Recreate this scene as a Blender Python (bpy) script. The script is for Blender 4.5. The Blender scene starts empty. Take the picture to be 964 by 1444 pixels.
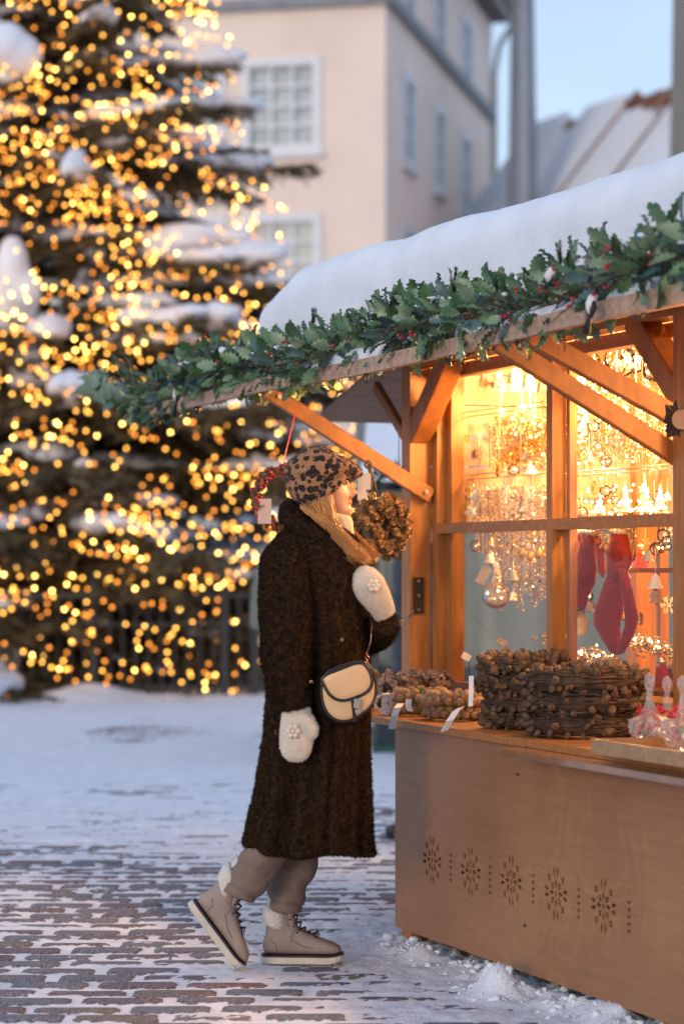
import bpy, bmesh, math, random
import numpy as np
from mathutils import Vector, Matrix, noise as mnoise
random.seed(7)
rng = np.random.default_rng(7)
scene = bpy.context.scene
COL = scene.collection
R = math.radians
# ------------------------------------------------------------------ camera, sky, sun, exposure
FPX = 85.0 / 36.0 * 1444.0
CAMZ = 1.34
cam = bpy.data.cameras.new("camera")
cam.lens = 85; cam.sensor_fit = 'VERTICAL'; cam.sensor_height = 36; cam.sensor_width = 24
cam.shift_y = 78 / 1444
cam.clip_start = 0.1; cam.clip_end = 3000
cam.dof.use_dof = True; cam.dof.focus_distance = 8.08; cam.dof.aperture_fstop = 2.2
cam.dof.aperture_blades = 0
camo = bpy.data.objects.new("camera", cam); COL.objects.link(camo)
camo.location = (0, 0, CAMZ); camo.rotation_euler = (R(90), 0, 0)
scene.camera = camo

SUN_EL, SUN_AZ = R(10), R(208)          # azimuth clockwise from +Y: low sun behind the camera, to the left
world = bpy.data.worlds.new("World"); scene.world = world; world.use_nodes = True
wn = world.node_tree.nodes; wl = world.node_tree.links; wn.clear()
sky = wn.new("ShaderNodeTexSky"); sky.sky_type = 'NISHITA'; sky.sun_disc = False
sky.sun_elevation = SUN_EL; sky.sun_rotation = SUN_AZ; sky.air_density = 1.0; sky.dust_density = 0.6; sky.ozone_density = 1.6
tcw = wn.new("ShaderNodeTexCoord"); mpw = wn.new("ShaderNodeMapping"); mpw.inputs['Scale'].default_value = (2.2, 2.2, 6.0)
nzw = wn.new("ShaderNodeTexNoise"); nzw.inputs['Scale'].default_value = 3.2; nzw.inputs['Detail'].default_value = 5
crw = wn.new("ShaderNodeValToRGB"); crw.color_ramp.elements[0].position = 0.46; crw.color_ramp.elements[1].position = 0.68
crw.color_ramp.elements[0].color = (0.5,) * 3 + (1,); crw.color_ramp.elements[1].color = (0.95,) * 3 + (1,)
mxw = wn.new("ShaderNodeMixRGB"); mxw.inputs[2].default_value = (4.1, 4.9, 6.7, 1)
bgw = wn.new("ShaderNodeBackground"); bgw.inputs[1].default_value = 0.09
ow = wn.new("ShaderNodeOutputWorld")
wl.new(tcw.outputs['Generated'], mpw.inputs[0]); wl.new(mpw.outputs[0], nzw.inputs[0]); wl.new(nzw.outputs[0], crw.inputs[0])
wl.new(crw.outputs[0], mxw.inputs[0]); wl.new(sky.outputs[0], mxw.inputs[1]); wl.new(mxw.outputs[0], bgw.inputs[0]); wl.new(bgw.outputs[0], ow.inputs[0])
sl = bpy.data.lights.new("sun", 'SUN'); sl.energy = 0.5; sl.angle = R(14); sl.color = (1.0, 0.80, 0.62)
so = bpy.data.objects.new("sun", sl); COL.objects.link(so)
sd = Vector((math.sin(SUN_AZ) * math.cos(SUN_EL), math.cos(SUN_AZ) * math.cos(SUN_EL), math.sin(SUN_EL)))
so.rotation_euler = sd.to_track_quat('Z', 'Y').to_euler(); so.location = (-6, -6, 9)
vs = scene.view_settings; vs.view_transform = 'Standard'; vs.look = 'None'; vs.gamma = 1; vs.use_curve_mapping = False; vs.exposure = 0.96
scene.cycles.use_denoising = True
scene.cycles.max_bounces = 8; scene.cycles.diffuse_bounces = 3; scene.cycles.glossy_bounces = 3
scene.cycles.transmission_bounces = 5; scene.cycles.transparent_max_bounces = 16
scene.cycles.caustics_reflective = False; scene.cycles.caustics_refractive = False
scene.cycles.sample_clamp_indirect = 6.0
scene.cycles.use_light_tree = True

# ------------------------------------------------------------------ frames of reference
E = Vector((0.368, -0.9298, 0)); N = Vector((0.9298, 0.368, 0)); O = Vector((0.19, 8.65, 0))
def S(s, u, z): return O + E * s + N * u + Vector((0, 0, z))         # stall coordinates: along its front, inward, up
def SQ(px, py, u):                                                    # photograph pixel on the plane u -> (s, u, z)
    k = (px - 482) / FPX
    s = (k * (O.y + N.y * u) - O.x - N.x * u) / (E.x - k * E.y)
    d = O.y + N.y * u + E.y * s
    return s, u, CAMZ + (800 - py) / FPX * d
def Q(px, py, u): return S(*SQ(px, py, u))
def PX(px, py, d): return Vector(((px - 482) / FPX * d, d, CAMZ + (800 - py) / FPX * d))
WD = 8.08
def W(px, py, dy=0.0): return PX(px, py, WD + dy)

# ------------------------------------------------------------------ objects
ORG = {}
def root(name, label, cat, loc=(0, 0, 0), group=None):
    o = bpy.data.objects.new(name, None); COL.objects.link(o); o.location = loc; ORG[o.name] = Vector(loc)
    o.empty_display_size = 0.1
    o['label'] = label; o['category'] = cat
    if group: o['group'] = group
    return o
def link_mesh(name, me, mats, parent=None, smooth=False, kind=None, label=None, cat=None, group=None, org=None):
    if not isinstance(mats, (list, tuple)): mats = [mats]
    for m in mats: me.materials.append(m)
    if smooth: me.shade_smooth()
    if parent is not None: L = ORG[parent.name]
    elif org is not None: L = Vector(org)
    else:
        n = len(me.vertices); a = np.empty(n * 3); me.vertices.foreach_get('co', a); a = a.reshape(-1, 3)
        L = Vector(((a[:, 0].min() + a[:, 0].max()) / 2, (a[:, 1].min() + a[:, 1].max()) / 2, a[:, 2].min()))
    if L.length > 0: me.transform(Matrix.Translation(-L))
    o = bpy.data.objects.new(name, me); COL.objects.link(o)
    if parent is not None: o.parent = parent
    else: o.location = L
    ORG[o.name] = L
    if kind: o['kind'] = kind
    if label: o['label'] = label
    if cat: o['category'] = cat
    if group: o['group'] = group
    return o
def inst(src, name, M4, parent=None, mat=None, **kw):
    """another object sharing src's mesh, placed by a world matrix"""
    o = bpy.data.objects.new(name, src if isinstance(src, bpy.types.Mesh) else src.data); COL.objects.link(o)
    if parent is not None:
        o.parent = parent; o.matrix_local = Matrix.Translation(-ORG[parent.name]) @ M4
    else: o.matrix_world = M4
    ORG[o.name] = M4.translation.copy()
    for k, v in kw.items(): o['category' if k == 'cat' else k] = v
    return o
def dup(o, loc=None, rotz=None, label=None, parent=None):
    c = o.copy(); COL.objects.link(c); ORG[c.name] = Vector(loc) if loc is not None else ORG[o.name]
    if parent is not None: c.parent = parent
    if loc is not None: c.location = loc
    if rotz is not None: c.rotation_euler = (0, 0, rotz)
    if label: c['label'] = label
    for ch in list(o.children): dup(ch, parent=c)
    return c

class MB:
    def __init__(s): s.v = []; s.f = []; s.m = []; s.mi = 0
    def add(s, vs_, fs):
        b = len(s.v); s.v.extend([tuple(p) for p in vs_])
        for f in fs: s.f.append(tuple(i + b for i in f)); s.m.append(s.mi)
        return s
    def hexa(s, c):                     # 8 corners: bottom 4 ccw, top 4
        return s.add(c, [(0, 3, 2, 1), (4, 5, 6, 7), (0, 1, 5, 4), (1, 2, 6, 5), (2, 3, 7, 6), (3, 0, 4, 7)])
    def box(s, x0, x1, y0, y1, z0, z1):
        return s.hexa([(x0, y0, z0), (x1, y0, z0), (x1, y1, z0), (x0, y1, z0), (x0, y0, z1), (x1, y0, z1), (x1, y1, z1), (x0, y1, z1)])
    def sbox(s, s0, s1, u0, u1, z0, z1):
        return s.hexa([S(s0, u0, z0), S(s0, u1, z0), S(s1, u1, z0), S(s1, u0, z0), S(s0, u0, z1), S(s0, u1, z1), S(s1, u1, z1), S(s1, u0, z1)])
    def obox(s, p, ax, ay, az):         # centre and half-axes
        p = Vector(p); c = []
        for k in (-1, 1):
            for a, b in ((-1, -1), (1, -1), (1, 1), (-1, 1)): c.append(p + ax * a + ay * b + az * k)
        return s.hexa(c)
    def beam(s, p0, p1, w, h, up=Vector((0, 0, 1)), ch=0.0):
        p0 = Vector(p0); p1 = Vector(p1); d = (p1 - p0); L = d.length; d = d / L
        x = d.cross(up).normalized(); y = x.cross(d)
        if ch <= 0: return s.obox((p0 + p1) / 2, x * w / 2, y * h / 2, d * L / 2)
        pts = [(-w/2+ch, -h/2), (w/2-ch, -h/2), (w/2, -h/2+ch), (w/2, h/2-ch), (w/2-ch, h/2), (-w/2+ch, h/2), (-w/2, h/2-ch), (-w/2, -h/2+ch)]
        vv = [p + x * a + y * b for p in (p0, p1) for a, b in pts]
        fs = [(i, (i+1) % 8, 8+(i+1) % 8, 8+i) for i in range(8)] + [tuple(range(7, -1, -1)), tuple(range(8, 16))]
        return s.add(vv, fs)
    def tube(s, pts, rad, n=8, caps=True, closed=False, side=None, flat=1.0):
        pts = [Vector(p) for p in pts]; m = len(pts)
        if not hasattr(rad, '__len__'): rad = [rad] * m
        T = []
        for i in range(m):
            a = pts[i - 1] if (i > 0 or closed) else pts[0]; b = pts[(i + 1) % m] if (i < m - 1 or closed) else pts[-1]
            t = (b - a); T.append(t.normalized() if t.length > 1e-9 else Vector((0, 0, 1)))
        ref = side if side is not None else (Vector((0, 0, 1)) if abs(T[0].z) < .9 else Vector((1, 0, 0)))
        vv = []
        for i in range(m):
            x = (ref - T[i] * ref.dot(T[i]))
            x = x.normalized() if x.length > 1e-6 else T[i].orthogonal().normalized()
            y = T[i].cross(x)
            if side is None: ref = x
            for j in range(n):
                a = 2 * math.pi * j / n
                vv.append(pts[i] + x * math.cos(a) * rad[i] + y * math.sin(a) * rad[i] * flat)
        fs = []
        for i in range(m if closed else m - 1):
            k = (i + 1) % m
            for j in range(n): fs.append((i*n+j, i*n+(j+1) % n, k*n+(j+1) % n, k*n+j))
        if caps and not closed:
            fs.append(tuple(range(n - 1, -1, -1))); fs.append(tuple(range((m-1)*n, m*n)))
        return s.add(vv, fs)
    def ball(s, c, r, n=8, m=5, rz=None, axes=None):
        c = Vector(c); r = (r, r, rz if rz is not None else r) if not hasattr(r, '__len__') else r
        A = axes or (Vector((1, 0, 0)), Vector((0, 1, 0)), Vector((0, 0, 1)))
        vv = [c - A[2] * r[2]]
        for i in range(1, m):
            t = -math.pi / 2 + math.pi * i / m
            for j in range(n):
                a = 2 * math.pi * j / n
                vv.append(c + A[0] * (r[0] * math.cos(t) * math.cos(a)) + A[1] * (r[1] * math.cos(t) * math.sin(a)) + A[2] * (r[2] * math.sin(t)))
        vv.append(c + A[2] * r[2]); fs = []
        for j in range(n): fs.append((0, 1 + (j+1) % n, 1 + j))
        for i in range(m - 2):
            for j in range(n): fs.append((1+i*n+j, 1+i*n+(j+1) % n, 1+(i+1)*n+(j+1) % n, 1+(i+1)*n+j))
        e = len(vv) - 1; b = 1 + (m - 2) * n
        for j in range(n): fs.append((b + j, b + (j+1) % n, e))
        return s.add(vv, fs)
    def rings(s, rs, cap0=True, cap1=True):
        n = len(rs[0]); vv = [p for r_ in rs for p in r_]; fs = []
        for i in range(len(rs) - 1):
            for j in range(n): fs.append((i*n+j, i*n+(j+1) % n, (i+1)*n+(j+1) % n, (i+1)*n+j))
        if cap0: fs.append(tuple(range(n - 1, -1, -1)))
        if cap1: fs.append(tuple(range((len(rs)-1)*n, len(rs)*n)))
        return s.add(vv, fs)
    def mesh(s, name, fix=False):
        me = bpy.data.meshes.new(name); me.from_pydata(s.v, [], s.f)
        if any(s.m): me.polygons.foreach_set('material_index', s.m)
        if fix:
            bm = bmesh.new(); bm.from_mesh(me); bmesh.ops.recalc_face_normals(bm, faces=bm.faces); bm.to_mesh(me); bm.free()
        me.update(); return me
    def build(s, name, mats, parent=None, smooth=False, fix=False, **kw):
        return link_mesh(name, s.mesh(name, fix), mats, parent, smooth, **kw)
def np_mesh(name, v, f):
    """numpy verts (n,3), faces (m,k)"""
    me = bpy.data.meshes.new(name); k = f.shape[1]
    me.vertices.add(len(v)); me.vertices.foreach_set('co', np.ascontiguousarray(v, dtype=np.float32).ravel())
    me.loops.add(f.size); me.loops.foreach_set('vertex_index', np.ascontiguousarray(f, dtype=np.int32).ravel())
    me.polygons.add(len(f)); me.polygons.foreach_set('loop_start', np.arange(0, f.size, k, dtype=np.int32))
    try: me.polygons.foreach_set('loop_total', np.full(len(f), k, dtype=np.int32))
    except Exception: pass
    me.update(calc_edges=True); return me
def remesh(mb, voxel, smooth=2, disp=None):
    """union of overlapping closed shapes as one continuous surface"""
    me = mb.mesh('tmp', True); o = bpy.data.objects.new('tmp', me); COL.objects.link(o)
    m = o.modifiers.new('r', 'REMESH'); m.mode = 'VOXEL'; m.voxel_size = voxel; m.use_smooth_shade = True
    if smooth:
        q = o.modifiers.new('s', 'SMOOTH'); q.iterations = smooth; q.factor = 0.5
    dg = bpy.context.evaluated_depsgraph_get(); out = bpy.data.meshes.new_from_object(o.evaluated_get(dg))
    bpy.data.objects.remove(o); bpy.data.meshes.remove(me); out.materials.clear()
    if disp:
        n = len(out.vertices); a = np.empty(n*3); out.vertices.foreach_get('co', a); a = a.reshape(-1, 3)
        nn = np.empty(n*3, dtype=np.float32); out.vertices.foreach_get('normal', nn) if hasattr(out.vertices[0], 'normal') else None
        a = a + nn.reshape(-1, 3) * disp(a)[:, None]; out.vertices.foreach_set('co', a.ravel()); out.update()
    return out
def tufts(me, n, L, w, lean=Vector((0, 0, -0.6)), seed=1, zmin=-9):
    """append short pile tufts to a mesh"""
    r = np.random.default_rng(seed); me.calc_loop_triangles(); nt = len(me.loop_triangles)
    tv = np.empty(nt*3, dtype=np.int32); me.loop_triangles.foreach_get('vertices', tv); tv = tv.reshape(-1, 3)
    nv = len(me.vertices); co = np.empty(nv*3); me.vertices.foreach_get('co', co); co = co.reshape(-1, 3)
    A, B, C = co[tv[:, 0]], co[tv[:, 1]], co[tv[:, 2]]; cr = np.cross(B - A, C - A); ar = np.linalg.norm(cr, axis=1); 
    pick = r.choice(nt, n, p=ar / ar.sum()); a, b = r.random(n), r.random(n); fl = a + b > 1; a[fl] = 1 - a[fl]; b[fl] = 1 - b[fl]
    P = A[pick] + (B - A)[pick] * a[:, None] + (C - A)[pick] * b[:, None]; nn = cr[pick] / (ar[pick][:, None] + 1e-12)
    d = nn + np.array(lean)[None] * 0.6 + r.normal(0, .45, (n, 3)); d /= np.linalg.norm(d, axis=1)[:, None]
    sd_ = np.cross(d, r.normal(0, 1, (n, 3))); sd_ /= np.linalg.norm(sd_, axis=1)[:, None] + 1e-9
    ln = L * (0.5 + r.random(n))[:, None]
    v = np.concatenate([P - sd_ * w/2 - nn * .001, P + sd_ * w/2 - nn * .001, P + d * ln], 1).reshape(-1, 3)
    f = np.arange(n * 3).reshape(-1, 3)
    t = np_mesh('t', v, f); bm = bmesh.new(); bm.from_mesh(me); bm.from_mesh(t); bm.to_mesh(me); bm.free(); bpy.data.meshes.remove(t)
    me.update(); return me
def loft_axis(rows, n=40, ex=2.3, py2=True):
    """rows: (py, x_left, x_right, half_depth, dy) in photograph pixels on the figure plane -> rings"""
    rs = []
    for (py, xl, xr, w, dy) in rows:
        a = W(xl, py, dy); b = W(xr, py, dy); c = (a + b) / 2; hx = (b.x - a.x) / 2; ring = []
        for j in range(n):
            t = 2 * math.pi * j / n; ct, st = math.cos(t), math.sin(t)
            ring.append(Vector((c.x + hx * math.copysign(abs(ct) ** (2/ex), ct), c.y + w * math.copysign(abs(st) ** (2/ex), st), c.z)))
        rs.append(ring)
    return rs
def interp_rows(rows, step):
    rows = np.array(rows, float); y = np.arange(rows[0, 0], rows[-1, 0] + .001, step)
    out = np.stack([y] + [np.interp(y, rows[:, 0], rows[:, i]) for i in range(1, rows.shape[1])], 1)
    k = np.array([1, 2, 3, 2, 1]) / 9.
    for i in range(1, out.shape[1]):
        c = out[:, i]; p = np.concatenate([[c[0]]*2, c, [c[-1]]*2]); out[:, i] = np.convolve(p, k, 'valid')
    return [tuple(r_) for r_ in out]
# value noise for height fields
_lat = rng.random((256, 256))
def vnoise(x, y, seed=0):
    x = np.asarray(x, float) + seed * 17.3; y = np.asarray(y, float) + seed * 9.7
    xi = np.floor(x).astype(int); yi = np.floor(y).astype(int); fx = x - xi; fy = y - yi
    fx = fx * fx * (3 - 2 * fx); fy = fy * fy * (3 - 2 * fy)
    g = lambda a, b: _lat[a % 256, b % 256]
    return (g(xi, yi) * (1-fx) + g(xi+1, yi) * fx) * (1-fy) + (g(xi, yi+1) * (1-fx) + g(xi+1, yi+1) * fx) * fy
def fbm(x, y, seed=0, o=4):
    t = 0; a = .5; s_ = 0
    for i in range(o): t = t + a * vnoise(x * 2**i, y * 2**i, seed + i); s_ += a; a *= .5
    return t / s_

# ------------------------------------------------------------------ materials
def M(name, col, rough=.6, var=.12, scale=20., bump=0., bscale=None, metal=0., spec=.5, stretch=(1, 1, 1), col2=None, sheen=0., emit=None, estr=0., alpha=None, sss=0., detail=4, rot=0., trans=0., coat=0., ramp=None):
    m = bpy.data.materials.new(name); m.use_nodes = True; nt = m.node_tree; nd = nt.nodes; b = nd['Principled BSDF']
    b.inputs['Roughness'].default_value = rough; b.inputs['Metallic'].default_value = metal
    b.inputs['Specular IOR Level'].default_value = spec
    if sheen: b.inputs['Sheen Weight'].default_value = sheen; b.inputs['Sheen Roughness'].default_value = .4
    if coat: b.inputs['Coat Weight'].default_value = coat
    if trans: b.inputs['Transmission Weight'].default_value = trans
    if sss: b.inputs['Subsurface Weight'].default_value = sss; b.inputs['Subsurface Radius'].default_value = (.02, .007, .004)
    if emit is not None: b.inputs['Emission Color'].default_value = (*emit, 1); b.inputs['Emission Strength'].default_value = estr
    tc = nd.new('ShaderNodeTexCoord'); mp = nd.new('ShaderNodeMapping'); mp.inputs['Scale'].default_value = stretch; mp.inputs['Rotation'].default_value = (0, 0, rot)
    nt.links.new(tc.outputs['Object'], mp.inputs[0])
    nz = nd.new('ShaderNodeTexNoise'); nz.inputs['Scale'].default_value = scale; nz.inputs['Detail'].default_value = detail
    nt.links.new(mp.outputs[0], nz.inputs['Vector'])
    cr = nd.new('ShaderNodeValToRGB'); cr.color_ramp.elements[0].position = .3 if not ramp else ramp[0]; cr.color_ramp.elements[1].position = .7 if not ramp else ramp[1]
    c2 = col2 or tuple(min(1, c * (1 + var)) for c in col); c1 = col if col2 else tuple(c * (1 - var) for c in col)
    cr.color_ramp.elements[0].color = (*c1, 1); cr.color_ramp.elements[1].color = (*c2, 1)
    nt.links.new(nz.outputs[0], cr.inputs[0]); nt.links.new(cr.outputs[0], b.inputs['Base Color'])
    if bump:
        n2 = nd.new('ShaderNodeTexNoise'); n2.inputs['Scale'].default_value = bscale or scale * 2; n2.inputs['Detail'].default_value = 5
        nt.links.new(mp.outputs[0], n2.inputs['Vector']); bp = nd.new('ShaderNodeBump'); bp.inputs['Strength'].default_value = bump; bp.inputs['Distance'].default_value = .01
        nt.links.new(n2.outputs[0], bp.inputs['Height']); nt.links.new(bp.outputs[0], b.inputs['Normal'])
    m['nodes_cr'] = cr.name
    return m
def glass(name, tint=(1, 1, 1), refl=.09, rough=.02, op=0.0, ior=1.45):
    """thin clear sheet: mostly passes light straight on, mirrors more at grazing angles"""
    m = bpy.data.materials.new(name); m.use_nodes = True; nd = m.node_tree.nodes; L = m.node_tree.links; nd.clear()
    t = nd.new('ShaderNodeBsdfTransparent'); t.inputs[0].default_value = (*tint, 1)
    g = nd.new('ShaderNodeBsdfGlossy'); g.inputs['Roughness'].default_value = rough
    f = nd.new('ShaderNodeFresnel'); f.inputs[0].default_value = ior
    mx = nd.new('ShaderNodeMixShader'); o = nd.new('ShaderNodeOutputMaterial')
    L.new(f.outputs[0], mx.inputs[0]); L.new(t.outputs[0], mx.inputs[1]); L.new(g.outputs[0], mx.inputs[2])
    last = mx
    if op:
        df = nd.new('ShaderNodeBsdfDiffuse'); df.inputs[0].default_value = (.85, .85, .85, 1)
        nz = nd.new('ShaderNodeTexNoise'); nz.inputs['Scale'].default_value = 30
        ml = nd.new('ShaderNodeMath'); ml.operation = 'MULTIPLY'; ml.inputs[1].default_value = op * 2; L.new(nz.outputs[0], ml.inputs[0])
        m2 = nd.new('ShaderNodeMixShader'); L.new(ml.outputs[0], m2.inputs[0]); L.new(mx.outputs[0], m2.inputs[1]); L.new(df.outputs[0], m2.inputs[2]); last = m2
    L.new(last.outputs[0], o.inputs[0]); return m
def emitter(name, col, strength, sample=True):
    m = bpy.data.materials.new(name); m.use_nodes = True; nd = m.node_tree.nodes; nd.clear()
    e = nd.new('ShaderNodeEmission'); e.inputs[0].default_value = (*col, 1); e.inputs[1].default_value = strength
    o = nd.new('ShaderNodeOutputMaterial'); m.node_tree.links.new(e.outputs[0], o.inputs[0])
    if not sample: m.cycles.emission_sampling = 'NONE'
    return m
AE = math.atan2(-0.9298, 0.368)
pine_v = M('pine upright', (.37, .150, .038), .55, .22, 9, .12, 30, stretch=(6, 6, .5))
pine_h = M('pine along front', (.37, .150, .038), .55, .22, 9, .12, 30, stretch=(.5, 6, 6), rot=-AE)
pine_x = M('pine brace', (.30, .110, .026), .5, .22, 7, .1, 30, stretch=(3, 3, 1.5))
grey_wood = M('weathered pine', (.34, .24, .17), .7, .3, 8, .2, 30, stretch=(.5, 6, 6), rot=-AE)
snow = M('snow', (.76, .80, .86), .6, .04, 6, .35, 45, spec=.2, sss=0)
snow_g = M('trodden snow', (.66, .69, .76), .7, .2, 7, .5, 90, spec=.2, col2=(.80, .83, .89))
# ------------------------------------------------------------------ ground, paving, snow
mb = MB(); n = 24
gx = [-900, -60, -12, 12, 60, 900]; gy = [-300, 3, 6.1, 30, 120, 1400]
v = [(x, y, -0.02) for y in gy for x in gx]; f = [(j*6+i, j*6+i+1, (j+1)*6+i+1, (j+1)*6+i) for j in range(5) for i in range(5)]
mb.add(v, f)
stone_bed = M('bedding', (.30, .30, .32), .9, .3, 4, .4, 40)
ground = mb.build('ground', M('far snow ground', (.60, .62, .66), .8, .2, .6, .2, 8), kind='structure', org=(0, 0, 0))

def snow_h(x, y):
    """height of the trodden snow above the tops of the paving bricks"""
    lo = fbm(x * .9, y * .55, 3, 3); mid = fbm(x * 3.2, y * 10, 11, 3); hi = fbm(x * 38, y * 46, 29, 3)
    grit = vnoise(x * 150, y * 150, 40)
    ph = ((y - .02 * np.sin(x * 1.1 + 1) - 6.22) / .142) % 1.0
    s = (x - O.x) * E.x + (y - O.y) * E.y; u = (x - O.x) * N.x + (y - O.y) * N.y
    side = np.clip((u + .75 + .35 * (lo - .5)) / .45, 0, 1) * np.clip((s + .9) / .5, 0, 1)
    h = -.0014 + .013 * (lo - .5) + .019 * (mid - .5) + .013 * (hi - .5) + .0050 * (1 - side) * np.exp(-((ph - .5) / .17) ** 2) * (.55 + .9 * mid) + .005 * (grit - .5)
    far = np.clip((y - 10.6) / 3.6, 0, 1); h = h + far * (.0056 + .026 * (fbm(x * .8, y * .5, 71, 3) - .5))
    # smoother packed snow in front of the stall
    s = (x - O.x) * E.x + (y - O.y) * E.y; u = (x - O.x) * N.x + (y - O.y) * N.y
    h = h + side * (.001 + .010 * (fbm(x * 4, y * 6, 5, 3) - .3) + .012 * np.clip(fbm(x * 24, y * 30, 15, 3) - .45, 0, 1)) - .003 * (1 - side)
    bank = np.exp(-((u - .02) / .13) ** 2) * np.clip((s + .25) * 3, 0, 1)
    h = h + bank * (.004 + .07 * np.clip(fbm(x * 5.5, y * 5.5, 8, 4) - .42, 0, 1) + .07 * np.clip(fbm(x * 21, y * 21, 9, 4) - .42, 0, 1))
    bl = np.exp(-(((s - 1.14) / .085) ** 2 + ((u + .13) / .07) ** 2)); h = h + bl * (.03 + .10 * fbm(x * 16, y * 16, 19, 4))
    bl = np.exp(-(((s - .42) / .07) ** 2 + ((u + .08) / .05) ** 2)); h = h + bl * .05
    bl = np.exp(-(((s - 1.62) / .2) ** 2 + ((u + .0) / .06) ** 2)); h = h + bl * (.01 + .05 * fbm(x * 20, y * 20, 23, 3))
    fm = np.exp(-((y - 24.3) / .5) ** 2) * np.clip(fbm(x * 1.3, y * 1.3, 31, 3) - .25, 0, 1) * .34
    return h + fm
def sheet(name, x0, x1, y0, y1, dx, dy, mat, zoff=0, **kw):
    xs = np.arange(x0, x1 + dx/2, dx); ys = np.arange(y0, y1 + dy/2, dy); X, Y = np.meshgrid(xs, ys)
    Z = snow_h(X, Y) + zoff; v = np.stack([X, Y, Z], -1).reshape(-1, 3); nx = len(xs); ny = len(ys)
    i = (np.arange(ny-1)[:, None] * nx + np.arange(nx-1)[None, :]).ravel(); f = np.stack([i, i+1, i+nx+1, i+nx], 1)
    return link_mesh(name, np_mesh(name, v, f), mat, smooth=True, org=(0, 0, 0), **kw)
sheet('trodden_snow', -2.4, 2.4, 6.2, 13.2, .0125, .0165, snow_g, kind='stuff')
sheet('snow_cover', -6.5, 8, 13.2, 30, .05, .05, snow_g, kind='structure')
for a, b in ((-9, -2.4), (2.4, 9)): sheet('snow_cover', a, b, 4, 13.2, .06, .06, snow_g, kind='structure')
sheet('snow_cover', -2.4, 2.4, 2, 6.2, .06, .06, snow_g, kind='structure')
rr_ = random.Random(77); mb = MB()
for i in range(900):
    s_ = rr_.uniform(-.1, 2.3); u_ = rr_.gauss(-.03, .05); k_ = .0025 + .014 * rr_.random() ** 4
    if i < 200: s_, u_ = rr_.gauss(1.12, .10), rr_.gauss(-.13, .07)
    p = S(s_, u_, 0); mb.ball(p + Vector((0, 0, float(snow_h(np.array([p.x]), np.array([p.y]))[0]) - k_ * .15)), (k_ * rr_.uniform(.8, 1.5), k_, k_ * rr_.uniform(.6, 1.1)), 6, 4)
me = mb.mesh('snow_crumbs', True)
for v_ in me.vertices: v_.co += Vector((mnoise.noise(v_.co * 110), mnoise.noise(v_.co * 110 + Vector((9, 0, 0))), mnoise.noise(v_.co * 110 + Vector((0, 9, 0))))) * .007
link_mesh('snow_crumbs', me, snow, kind='stuff', org=(0, 0, 0), smooth=True, cat='snow', label='crumbs and small lumps of snow along the foot of the hut counter')
# clinker paving bricks laid in rows across the view
bm_ = {}
cols = [('brick grey violet', (.125, .12, .145)), ('brick plum', (.115, .078, .092)), ('brick slate', (.11, .12, .145)), ('brick red', (.18, .08, .07)), ('brick brown', (.14, .11, .09))]
bmats = []
for nme, c in cols:
    m = M(nme, c, .75, .35, 28, .6, 90)
    nd = m.node_tree.nodes; L = m.node_tree.links; b = nd['Principled BSDF']
    tc = nd.new('ShaderNodeTexCoord'); nz = nd.new('ShaderNodeTexNoise'); nz.inputs['Scale'].default_value = 170; nz.inputs['Detail'].default_value = 4
    gm = nd.new('ShaderNodeNewGeometry'); L.new(gm.outputs['Position'], nz.inputs['Vector'])
    cr = nd.new('ShaderNodeValToRGB'); cr.color_ramp.elements[0].position = .50; cr.color_ramp.elements[1].position = .72
    mx = nd.new('ShaderNodeMixRGB'); mx.inputs[2].default_value = (.45, .46, .52, 1)
    src = b.inputs['Base Color'].links[0].from_socket
    L.new(nz.outputs[0], cr.inputs[0]); L.new(cr.outputs[0], mx.inputs[0]); L.new(src, mx.inputs[1]); L.new(mx.outputs[0], b.inputs['Base Color'])
    bmats.append(m)
def brick_mesh(i, sc=1.0):
    r = random.Random(100 + i); lx, ly = .250 * sc * r.uniform(.94, 1.04), .112 * r.uniform(.95, 1.05); mb = MB(); xs = [-.5, -.43, 0, .43, .5]; ys = [-.5, -.36, .36, .5]
    v = []
    for b, y in enumerate(ys):
        for a, x in enumerate(xs):
            e = (a in (0, 4)) + (b in (0, 3)); z = (.0005 if e == 0 else (-.004 if e == 1 else -.009)) + r.uniform(-.0008, .0008)
            v.append((x * lx + r.uniform(-.003, .003), y * ly + r.uniform(-.002, .002), z))
    for x, y in ((-.5, -.5), (.5, -.5), (.5, .5), (-.5, .5)): v.append((x * lx, y * ly, -.05))
    f = [(j*5+i_, j*5+i_+1, (j+1)*5+i_+1, (j+1)*5+i_) for j in range(3) for i_ in range(4)]
    f += [(20, 21, 4, 3, 2, 1, 0), (21, 22, 19, 14, 9, 4), (22, 23, 15, 16, 17, 18, 19), (23, 20, 0, 5, 10, 15)]
    return mb.add(v, f).mesh('brick')
bms = []
for i in range(5):
    me = brick_mesh(i); me.materials.append(bmats[i]); me.shade_smooth(); bms.append(me)
pave = MB().box(-5, 7, 4, 14, -.055, -.03).build('pavement', stone_bed, kind='structure', org=(0, 0, 0))
cand = []; y = 6.2; row = 0
while y < 22:
    x = -4.2 + (row % 2) * .14 + random.uniform(-.03, .03)
    while x < 4.6:
        cand.append((x, y + .02 * math.sin(x * 1.1 + 1) + random.uniform(-.004, .004), random.uniform(-.0032, .0026), random.uniform(-.03, .03))); x += .282 + random.uniform(-.006, .006)
    y += .142; row += 1
def seen(p): return abs(p[0]) < p[1] * .1415 + .12
near = sorted([p for p in cand if seen(p)], key=lambda p: p[1]); parts = near[:298]; ps = set(parts); rest = [p for p in cand if p not in ps and (p[1] < 13.5 or abs(p[0]) < 3.2)]
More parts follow.
